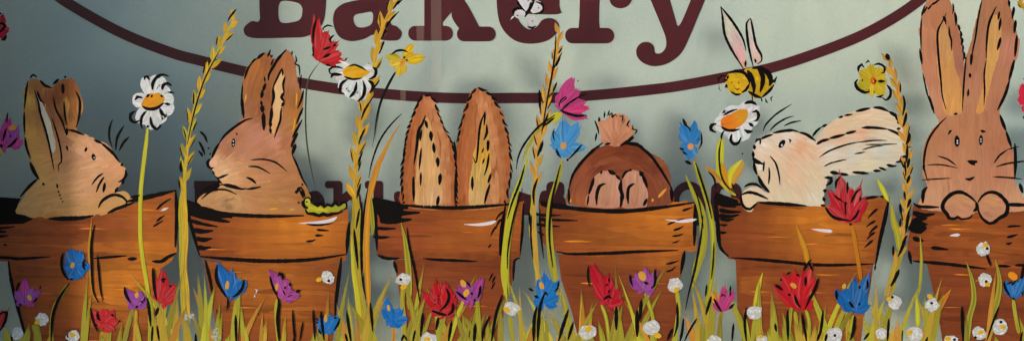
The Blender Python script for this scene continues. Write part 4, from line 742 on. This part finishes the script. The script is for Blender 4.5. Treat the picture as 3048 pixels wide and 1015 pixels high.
croc('red flower with a long pointed petal low on the fourth pot', C(184, 20, 40), (1808, 905), [(-46, -118, 34), (-36, -70, 36), (4, -88, 34), (12, -60, 40), (34, -46, 36), (46, -14, 34), (16, -2, 36), (-10, -20, 40)], '5:1752,788 1749,820 1755,852|7:1812,825 1813,838|6:1802,850 1810,842|6:1810,870 1815,860|7:1796,890 1810,880 1822,886|6:1810,880 1814,876', None, stem='1790,905 1805,950 1815,1030')
croc('lilac flower with orange stamen on the right of the fourth pot', C(148, 66, 140), (1920, 865), [(-48, -38, 30), (-28, -54, 30), (0, -68, 30), (24, -48, 30), (34, -56, 26), (22, -4, 34), (-14, -14, 40), (12, -24, 44), (10, 0, 30)], '7:1875,816 1877,834 1883,850|7:1949,798 1950,830 1946,850 1938,857|8:1916,837 1930,844', (1911, 820), sr=(11, 15), stem='1920,870 1930,900 1944,950 1950,1030')
croc('pink flower with an orange tip between the fourth and fifth pots', C(184, 56, 118), (2148, 925), [(-28, -58, 28, ORANGE), (-16, -40, 26), (10, -76, 24), (24, -54, 24), (38, -60, 22), (10, -30, 44), (-20, -30, 34)], '7:2124,886 2134,905 2147,926|7:2184,902 2170,918|5:2174,848 2172,880|6:2144,882 2150,874 2158,880', None, stem='2145,930 2140,980 2136,1030', stemc=OCHRE)
croc('big red tulip in the middle of the fifth pot, edged in black', C(190, 26, 36), (2380, 920), [(-72, -72, 34), (-50, -100, 44), (-20, -110, 50), (10, -112, 44), (34, -130, 30), (46, -90, 36), (30, -40, 50), (-20, -50, 60), (0, -20, 50)], '8:2306,845 2330,862|6:2326,828 2322,834|6:2340,815 2352,808|6:2368,815 2380,820|7:2398,820 2396,850|8:2436,825 2424,860 2408,890 2395,918|8:2364,876 2372,900 2382,912|6:2390,805 2405,780 2414,770|6:2410,785 2418,805|8:2345,872 2352,878', (2361, 848), sr=(11, 7), stem='2366,925 2372,970 2384,1030|2398,920 2408,960 2406,1030')
croc('red tulip at the upper right rim of the fifth pot', C(186, 28, 42), (2528, 660), [(-62, -92, 32), (-60, -50, 40), (-30, -140, 44, C(190, 70, 70)), (-14, -100, 44), (10, -100, 36), (34, -112, 30, C(190, 70, 70)), (48, -70, 36), (28, -30, 40), (-20, -40, 60), (0, -60, 60)], '8:2455,615 2480,645 2530,656|7:2487,560 2488,540 2500,525|6:2522,540 2521,575|5:2514,600 2517,640|5:2480,580 2500,594 2510,602|6:2532,604 2545,575 2562,560|5:2558,600 2561,582|7:2532,656 2548,640 2556,622|8:2528,664 2533,668|8:2512,605 2520,602', None, stem='2536,670 2548,740 2562,830', stemc=C(190, 120, 30), L0=5.6)
croc('blue flower right of the big red tulip on the fifth pot', C(24, 96, 160), (2542, 930), [(-58, -68, 32), (-30, -80, 28), (0, -100, 34), (22, -86, 30), (44, -118, 30), (36, -60, 36), (46, -24, 26), (-20, -40, 50), (10, -20, 40)], '8:2488,862 2490,890|6:2540,832 2542,834|7:2556,858 2560,848|6:2580,830 2582,850 2578,860|8:2526,895 2540,915|7:2556,908 2558,898', (2512, 850), sr=(6, 9), stem='2540,936 2530,980 2520,1030')
t = COL.objects[-1].parent
mm = M(6.0); mm.ink('9:2543,938 2540,980 2530,1010', k=.7); mm.build('stem_outline', t)
croc('blue flower with an orange top at the right edge', C(26, 106, 172), (3018, 888), [(-28, -52, 30), (-10, -50, 36), (14, -56, 34), (26, -60, 26), (0, -24, 44)], '7:2988,835 2990,855 3005,878|6:3040,830 3044,790 3048,780|5:2995,845 3008,838 3012,846 3024,832 3032,838|6:3012,884 3018,890', None, stem='3015,890 3022,940 3032,990', stemc=OLIVE, sr=(12, 9))
t = COL.objects[-1].parent
mm = M(6.0); mm.blob(3014, 820, 16, 11, ORANGE, k=1.1, ang=.6); mm.build('stamen', t)
croc('red petal at the bottom left edge, outlined in black', C(180, 36, 40), (-10, 990), [(20, -66, 30), (34, -66, 22), (6, -40, 30)], '8:0,935 12,926 22,928 14,960 0,985', None)

# white blossoms
BG = 'little white blossoms dotted through the grass'
def blossom(label, x, y, r, yel=None, dot=None, stem='', a=1.0, veil=False):
    t = thing('white_blossom', label, 'blossom', x, y, BG)
    mm = M(6.6)
    pts = []
    for i in range(11):
        an_ = i * 2 * math.pi / 11; q = r * random.uniform(.8, 1.08); pts.append((x + q * math.cos(an_), y + q * math.sin(an_) * a))
    if not veil: mm.fill(pts, C(196, 192, 182))
    for _ in range(18):
        an_ = random.uniform(0, 6.28); d = random.uniform(.1, .85) * r; b_ = an_ + random.uniform(.8, 2.2)
        x0, y0 = x + d * math.cos(an_), y + d * math.sin(an_) * a
        mm.stroke([(x0, y0), (x0 + 5 * math.cos(b_), y0 + 5 * math.sin(b_)), (x0 + 11 * math.cos(b_ + .4), y0 + 11 * math.sin(b_ + .4))], random.uniform(4, 8), jit(C(222, 218, 212) if not veil else C(178, 178, 162), .1), k=random.uniform(.3, .9), dry=(.95, .5), step=4)
    mm.build('petals', t)
    if yel: mm = M(6.6); mm.blob(x + yel[0], y + yel[1], r * .42, r * .3, C(218, 176, 44), k=1.2, ang=random.uniform(-.8, .8)); mm.stroke([(x + yel[0] - 5, y + yel[1]), (x + yel[0] + 6, y + yel[1] - 2)], 6, C(230, 160, 30), k=1.5); mm.build('centre', t)
    if dot: mm = M(6.6); mm.blob(x + dot[0], y + dot[1], 4.5, 4, INK, k=1.5, mi=2); mm.build('eye_spot', t)
    if stem: mm = M(5.8); mm.stroke(stem, 13, jit(OLIVE, .12), taper=(.1, .1), w0=.6, dry=(1, .8)); mm.build('stem', t)
for b in (('white blossom with a yellow streak, left on the leftmost pot', 128, 948, 21, (-16, 8), None, '100,965 112,1000 118,1030'), ('pale blossom at the bottom left corner of the window', 52, 992, 20), ('white blossom with yellow top at the foot of the leftmost pot', 218, 1000, 22, (0, -6), None, '', .9),
          ('faint blossom between the first and second pots, upper one', 560, 945, 20, None, None, '', 1, True), ('faint blossom between the first and second pots, lower one', 643, 994, 20, None, None, '', 1, True), ('white blossom with yellow leaf on the right of the second pot', 976, 824, 22, (-26, 6), (3, 10)),
          ('white blossom with black spot left on the third pot', 1202, 830, 25, (0, 22), (-9, 0), '1200,850 1198,900 1204,960 1200,1030', .8), ('white blossom cut by the bottom edge on the third pot', 1276, 1006, 24, (-4, 2), None, '', .8), ('white blossom right of the third pot beside the long blade', 1522, 918, 26, (-14, 2), None, '1518,940 1522,980 1530,1030', .8),
          ('white blossom at the foot of the fourth pot, left one', 1751, 985, 28, (0, -8), None, '1752,1000 1756,1030', .8), ('white blossom at the foot of the fourth pot, right one', 1937, 972, 28, (20, 24), None, '1940,990 1944,1030', .8), ('white blossom against the right side of the fourth pot', 2009, 846, 24, (4, 14), None, '2014,865 2020,920 2012,980 2008,1030'),
          ('white blossom at the left side of the fifth pot', 2246, 928, 23, None, None, '2246,950 2240,1000 2236,1030'), ('white blossom with a yellow bud at the bottom of the fifth pot', 2268, 1012, 18, (-4, -12)), ('white blossom at the bottom edge between the fourth and fifth pots', 2125, 1014, 20),
          ('round white blossom with one dark dot at the bottom right of the fifth pot', 2484, 998, 26, None, (0, -2)), ('white blossom with a dark mark on the wheat stalk, right of the fifth pot', 2662, 898, 22, (-16, -10), (-7, -16), '2648,915 2638,935 2625,955'), ('white blossom with yellow top between the fifth and sixth pots', 2773, 906, 22, (-6, -26), (-1, -6)),
          ('white blossom at the bottom edge right of the fifth pot', 2624, 992, 20), ('white blossom with a yellow side at the bottom between the fifth and sixth pots', 2722, 990, 24, (-16, -2)), ('white blossom on the rim of the rightmost pot', 2924, 738, 22, (8, -10), (13, 0), '', 1),
          ('white blossom just under the rim of the rightmost pot', 2930, 830, 22, (8, 14), (4, 6)), ('white blossom low on the rightmost pot, nearest the edge', 2976, 972, 22, (8, 0), (2, -16), '', 1.2), ('white blossom low on the rightmost pot, left one', 2914, 990, 22, (4, -4), (-12, 12), '', 1), ('white blossom with yellow centre at the bottom edge of the rightmost pot', 2830, 1012, 22, (-10, -6), (10, -4), '', .8)):
    blossom(*b)

# ---------------------------------------------------------------- wheat
def wheat(label, path, ymax, klen, kw, cols, n_ink, seed, stem_to=None, L0=3.8, stemw=12):
    random.seed(seed)
    t = thing('wheat_stalk', label, 'wheat', P(path)[-1][0], P(path)[-1][1], 'tall wheat stalks')
    p = catmull(P(path), False, 5)
    mm = M(L0); mm.stroke(path, 8, cols[0], taper=(.1, .1), dry=(.95, .9), k=.1)
    lo = [q for q in p if q[1] > ymax - 60]
    if len(lo) > 3:
        for o_ in (-.38, -.1, .15, .4):
            mm.stroke([(x + o_ * stemw * (1 + .25 * math.sin(y / 40 + o_ * 9)) + random.uniform(-1.5, 1.5), y) for x, y in lo[random.randint(0, 9)::6]], stemw * random.uniform(.3, .55), jit(mixc(random.choice(cols), OLIVE, random.uniform(.2, .9)), .2), taper=(.2, .2), dry=(.7, .62), k=.15 + random.uniform(0, .3))
    mm.stroke([(x + 3, y) for x, y in P(path)], 5, cols[1], k=.45, dry=(.9, .5)); mm.build('stem', t)
    d = 0; last = p[0]; acc = 0; side = 1; mi = M(L0)
    for i in range(2, len(p)):
        acc += math.hypot(p[i][0] - p[i - 1][0], p[i][1] - p[i - 1][1])
        if p[i][1] > ymax: break
        if acc > klen * .42:
            acc = 0; side = -side; x, y = p[i]; tx, ty = p[i - 1][0] - p[i][0], p[i - 1][1] - p[i][1]; L = math.hypot(tx, ty); a = math.atan2(ty, tx) + side * random.uniform(.22, .46)
            l = klen * random.uniform(.85, 1.15) * (.7 + .3 * min(1, i / 40)); c = random.choice(cols)
            ex, ey = x + l * math.cos(a), y + l * math.sin(a)
            ux, uy = math.cos(a), math.sin(a); nx, ny = -uy * kw * .5, ux * kw * .5
            kk = M(L0); prof = ((.15, .5), (.4, 1), (.65, .8), (.85, .35))
            pts = [(x, y)] + [(x + l * f * ux + nx * q, y + l * f * uy + ny * q) for f, q in prof] + [(ex, ey)] + [(x + l * f * ux - nx * q, y + l * f * uy - ny * q) for f, q in prof[::-1]]
            kk.fill(pts, jit(c, .1), k=random.uniform(.1, .5), ang=a, wob=.8)
            for o in (-.35, .3): kk.stroke([(x + 4 * ux + nx * o, y + 4 * uy + ny * o), (x + l * .5 * ux + nx * o * 1.4, y + l * .5 * uy + ny * o * 1.4), (ex + 5 * ux, ey + 5 * uy)], kw * .42, jit(random.choice(cols), .18), k=.7, taper=(.4, .6), dry=(.95, .55), step=5, soft=.4)
            kk.build('ear_grain', t)
            if random.random() < n_ink:
                o = side * random.uniform(.3, 1.1); mi.stroke([(x + 8 * ux + nx * o, y + 8 * uy + ny * o), (x + l * .85 * ux + nx * o * .8, y + l * .85 * uy + ny * o * .8)], random.uniform(3, 5.5), INK, k=1.3, mi=2, h=.00007, step=5)
    if stem_to: mi.ink(stem_to, 5, k=1.1)
    mi.build('outline', t)
# ---
WC = (C(192, 140, 36), C(206, 152, 40), C(168, 150, 46))
wheat('yellow olive wheat stalk between the first and second rabbits', '702,42 688,75 672,105 655,140 635,180 612,225 596,270 580,320 568,370 560,420 553,480 548,540 543,600 545,660 548,720 546,800 550,880 556,980', 590, 50, 17, (C(194, 166, 50), C(212, 164, 46), C(164, 158, 56)), .5, 3, '4:655,150 632,190 608,240 585,310 570,370 558,430|6:704,28 686,50 679,64|6:540,478 537,500 542,515', stemw=20)
wheat('wheat stalk reaching up past the letters a and k', '1200,-30 1180,0 1158,40 1140,80 1128,115 1118,160 1112,200 1104,250 1090,300 1078,350 1070,400 1062,460 1056,520 1056,580 1060,640 1058,720 1062,800 1072,900 1090,1000', 600, 56, 19, (C(214, 164, 48), C(204, 152, 46), C(184, 162, 64)), .8, 5, '6:1190,0 1170,28|6:1188,35 1160,65 1135,115|6:1144,122 1132,152|6:1102,302 1085,330 1075,358|6:1088,380 1074,410 1068,430|6:1080,450 1070,475 1068,495|7:1074,545 1062,590|6:1070,620 1060,680|8:1054,680 1066,800|8:1078,600 1076,740 1080,830 1090,890', stemw=22)
wheat('orange wheat stalk rising between the long ears and the blue flower', '1665,80 1662,120 1655,160 1648,200 1638,240 1630,280 1620,320 1612,370 1605,420 1598,480 1592,540 1588,600 1585,660 1590,720 1596,780 1604,860 1606,980', 560, 48, 15, (C(218, 156, 60), C(206, 150, 64), C(190, 154, 76)), .3, 8, '5:1655,100 1652,150 1645,210 1630,290 1620,350 1612,400|4:1674,155 1655,190 1640,220|6:1658,245 1645,275|8:1606,268 1607,325|6:1632,338 1612,390|8:1616,420 1600,465|7:1600,530 1588,570 1590,610|7:1575,630 1580,680|5:1582,640 1580,700 1586,770', stemw=16)
wheat('wheat stalk between the white rabbit ears and the large brown rabbit', '2637,160 2650,200 2662,235 2672,275 2680,315 2688,360 2694,410 2700,460 2700,520 2698,580 2694,640 2686,700 2676,750 2664,800 2650,850 2638,890', 790, 46, 15, (C(204, 152, 58), C(212, 146, 52), C(180, 144, 70)), .25, 11, '12:2638,160 2645,180|7:2688,285 2692,310 2686,345|8:2697,335 2693,360 2686,378|9:2706,395 2704,415 2696,430|7:2700,430 2698,470 2694,488|8:2706,470 2700,500|5:2690,478 2694,500 2695,525|9:2707,520 2699,545|6:2690,568 2694,595|9:2710,590 2700,618|8:2678,605 2682,638|7:2680,650 2678,675|9:2705,625 2695,690|9:2696,700 2685,735 2672,762|7:2658,730 2658,760|10:2676,800 2660,835 2650,850', stemw=24, L0=4.2)
wheat('tip of a wheat stalk at the top right corner', '3020,-20 3040,10 3060,50', 60, 34, 14, WC, .8, 12)

# ---------------------------------------------------------------- long blades
random.seed(21)
GB = 'long painted blades of grass standing above the tufts'
def blade(label, paths, ink='', L0=4.8):
    t = M(L0)
    for w_, c, s_ in paths:
        t.stroke(s_, w_, jit(c, .08), taper=(.5, .25), dry=(.9, 1), k=.1 + random.uniform(0, .2)); t.stroke(s_, w_ * .35, jit(c, .35), k=.55, taper=(.5, .3), dry=(.7, .8))
    if ink: t.ink(ink, 5, k=.9)
    tag(t.build('grass_blade'), label, 'grass blade', GB)
blade('ochre blade with a dark line leaning against the left ear of the third pot', [(18, OCHRE, '1190,372 1165,410 1140,460 1120,500 1105,560 1090,640 1085,760 1080,820'), (16, GOLD, '1150,450 1125,510 1100,600 1092,720 1096,860 1100,960')], '5:1196,338 1160,375 1130,420 1108,480 1098,530|5:1095,560 1085,620 1078,720 1076,800')
blade('thin yellow blade on the leftmost pot with two black lines', [(10, C(190, 130, 36), '274,648 270,690 266,740 270,800 276,860 290,900')], '7:282,668 273,720 273,780 278,860 292,898|6:290,757 294,800 300,860 307,894')
blade('green blade crossing the left of the third pot', [(17, OLIVE, '1194,662 1205,710 1213,770 1218,840 1216,920')], '6:1211,676 1220,740 1236,810 1250,900')
blade('bright green blades climbing the right side of the third pot', [(20, LIME, '1580,440 1555,520 1530,590 1515,660 1505,740 1500,820 1510,900'), (12, OLIVE, '1562,500 1540,570 1520,680 1510,780 1516,880'), (10, C(200, 190, 30), '1548,540 1526,620 1512,700 1506,800 1500,880')], '6:1562,490 1548,540 1525,600 1510,650|5:1556,560 1530,640 1512,740 1510,800|7:1496,640 1490,700 1487,760')
blade('olive blade to the right of the fourth pot, with a fine black line', [(24, OLIVE, '2040,520 2062,570 2085,620 2094,680 2090,740 2072,800 2060,860')], '6:2092,640 2086,700 2070,790 2050,870 2040,920|4:2062,555 2080,600 2094,680')
blade('yellow green blade crossing the rim of the fifth pot', [(16, C(190, 130, 34), '2370,670 2385,710 2398,750 2404,790')])
blade('tall green blade between the fifth and sixth pots', [(14, LIME, '2610,530 2630,570 2645,600'), (20, OLIVE, '2652,600 2660,660 2672,700 2680,760')])
blade('thin green blade running down left of the rightmost pot body', [(9, OLIVE, '2738,700 2742,780 2736,860 2732,880'), (14, LIME, '2728,870 2730,920 2732,980')])
blade('curved olive blade on the rightmost pot, right of its middle', [(18, OLIVE, '2962,770 2974,830 2970,880 2955,940 2940,1030')], '6:2972,910 2950,970 2935,1015')
blade('curved olive blade on the rightmost pot, left of its middle', [(16, OLIVE, '2876,780 2892,830 2898,890 2884,950 2880,1030')])
blade('olive blade down the right side of the second wheat stalk', [(12, OLIVE, '1100,560 1110,680 1100,700'), (14, LIME, '1048,700 1052,800 1066,900 1074,1000')])
blade('short pale blade rising on the left of the fifth pot', [(13, LIME, '2270,810 2256,860 2244,920')])
blade('broad ochre blade leaning on the left of the rightmost pot body', [(26, C(196, 124, 40), '2830,860 2795,910 2765,960 2745,1030')])

# ---------------------------------------------------------------- grass along the bottom
random.seed(33)
mm = M(5.0)
gcols = (C(160, 148, 48), C(180, 170, 50), C(148, 134, 48), C(188, 154, 52), C(190, 132, 50), C(168, 156, 46))
def tuft(x0, x1, n, h0, h1, fw=(9, 20)):
    for _ in range(n):
        x = random.uniform(x0, x1); h = random.uniform(h0, h1); lean = random.gauss(0, .18); c = jit(random.choice(gcols), .15)
        bx = x - lean * 40
        mm.stroke([(x + lean * h * 1.3, 1030 - h), (x + lean * h * .5, 1030 - h * .5), (bx, 1050)], random.uniform(*fw), c, k=random.uniform(0, 1.2), taper=(.7, .05), dry=(.5, .95), step=9, w0=.08, soft=.25)
tuft(-20, 3070, 66, 30, 100, (14, 30))
tuft(-20, 3070, 26, 90, 180, (10, 20)); tuft(-20, 3070, 22, 170, 260, (10, 18))
for a, b, n in ((590, 700, 16), (455, 560, 16), (1030, 1110, 14), (1200, 1340, 14), (1400, 1480, 8), (1600, 1760, 16), (1800, 1900, 8), (2060, 2130, 10), (2200, 2320, 10), (2380, 2480, 8), (2580, 2660, 12), (2700, 2800, 8)): tuft(a, b, int(n * .55), 100, 230, (12, 24))
for s_ in ('8:702,935 704,1020|6:871,920 878,1020|6:932,920 938,1010|5:902,955 892,1015|5:880,990 872,1020|8:583,990 585,1030|8:955,925 965,1010|8:1032,922 1040,980 1046,1020|8:1103,898 1110,985|6:1028,990 1036,1020|8:1259,930 1252,1000|8:1305,942 1298,980|8:1345,950 1334,1020|9:1415,960 1411,1020|8:1495,875 1475,940 1462,1020|7:1458,938 1440,980 1435,1020'
           '|6:1236,980 1228,1020|7:1195,1015 1202,996 1212,1012|9:1692,918 1675,970 1660,1020|8:1707,955 1690,1010|10:1834,910 1834,980|9:1909,890 1904,950|11:1896,920 1896,1000|7:2015,898 2016,960 2006,1000|7:2034,945 2030,985 2022,1020|6:2074,945 2050,985 2036,1015|8:2117,880 2100,935|5:2103,845 2099,880|7:2002,975 1985,1010'
           '|7:2183,960 2178,1015|7:2221,912 2216,960 2222,1020|7:2306,960 2310,985|8:2343,922 2345,1010|7:2386,930 2398,1000 2400,1020|8:2449,922 2444,970 2435,1010|6:2440,985 2430,1015|7:2461,990 2455,1015|7:2645,945 2640,1015|6:2586,988 2570,1010|9:2862,910 2866,1020|6:2760,1000 2750,1030|4:2685,980 2684,1020|7:2935,755 2948,790|5:3042,985 3034,1020|6:455,968 452,1020|8:440,885 446,930 450,970|6:468,965 475,1015|6:35,990 38,1020|5:203,990 200,1020|8:206,842 175,890 158,940 153,1020').split('|'): mm.ink(s_, 7, k=1.7)
g = mm.build('grass'); g['kind'] = 'stuff'; g['label'] = 'tufts of painted yellow green grass with black strokes along the bottom'
# small white fleck on the second pot
mm = M(3.6); mm.ink('5:760,860 766,862 762,872|4:759,875 758,884', col=WHITE, k=1); tag(mm.build('paint_fleck'), 'tiny white fleck of paint in the middle of the second pot', 'paint fleck')
print('objects', len(COL.objects))
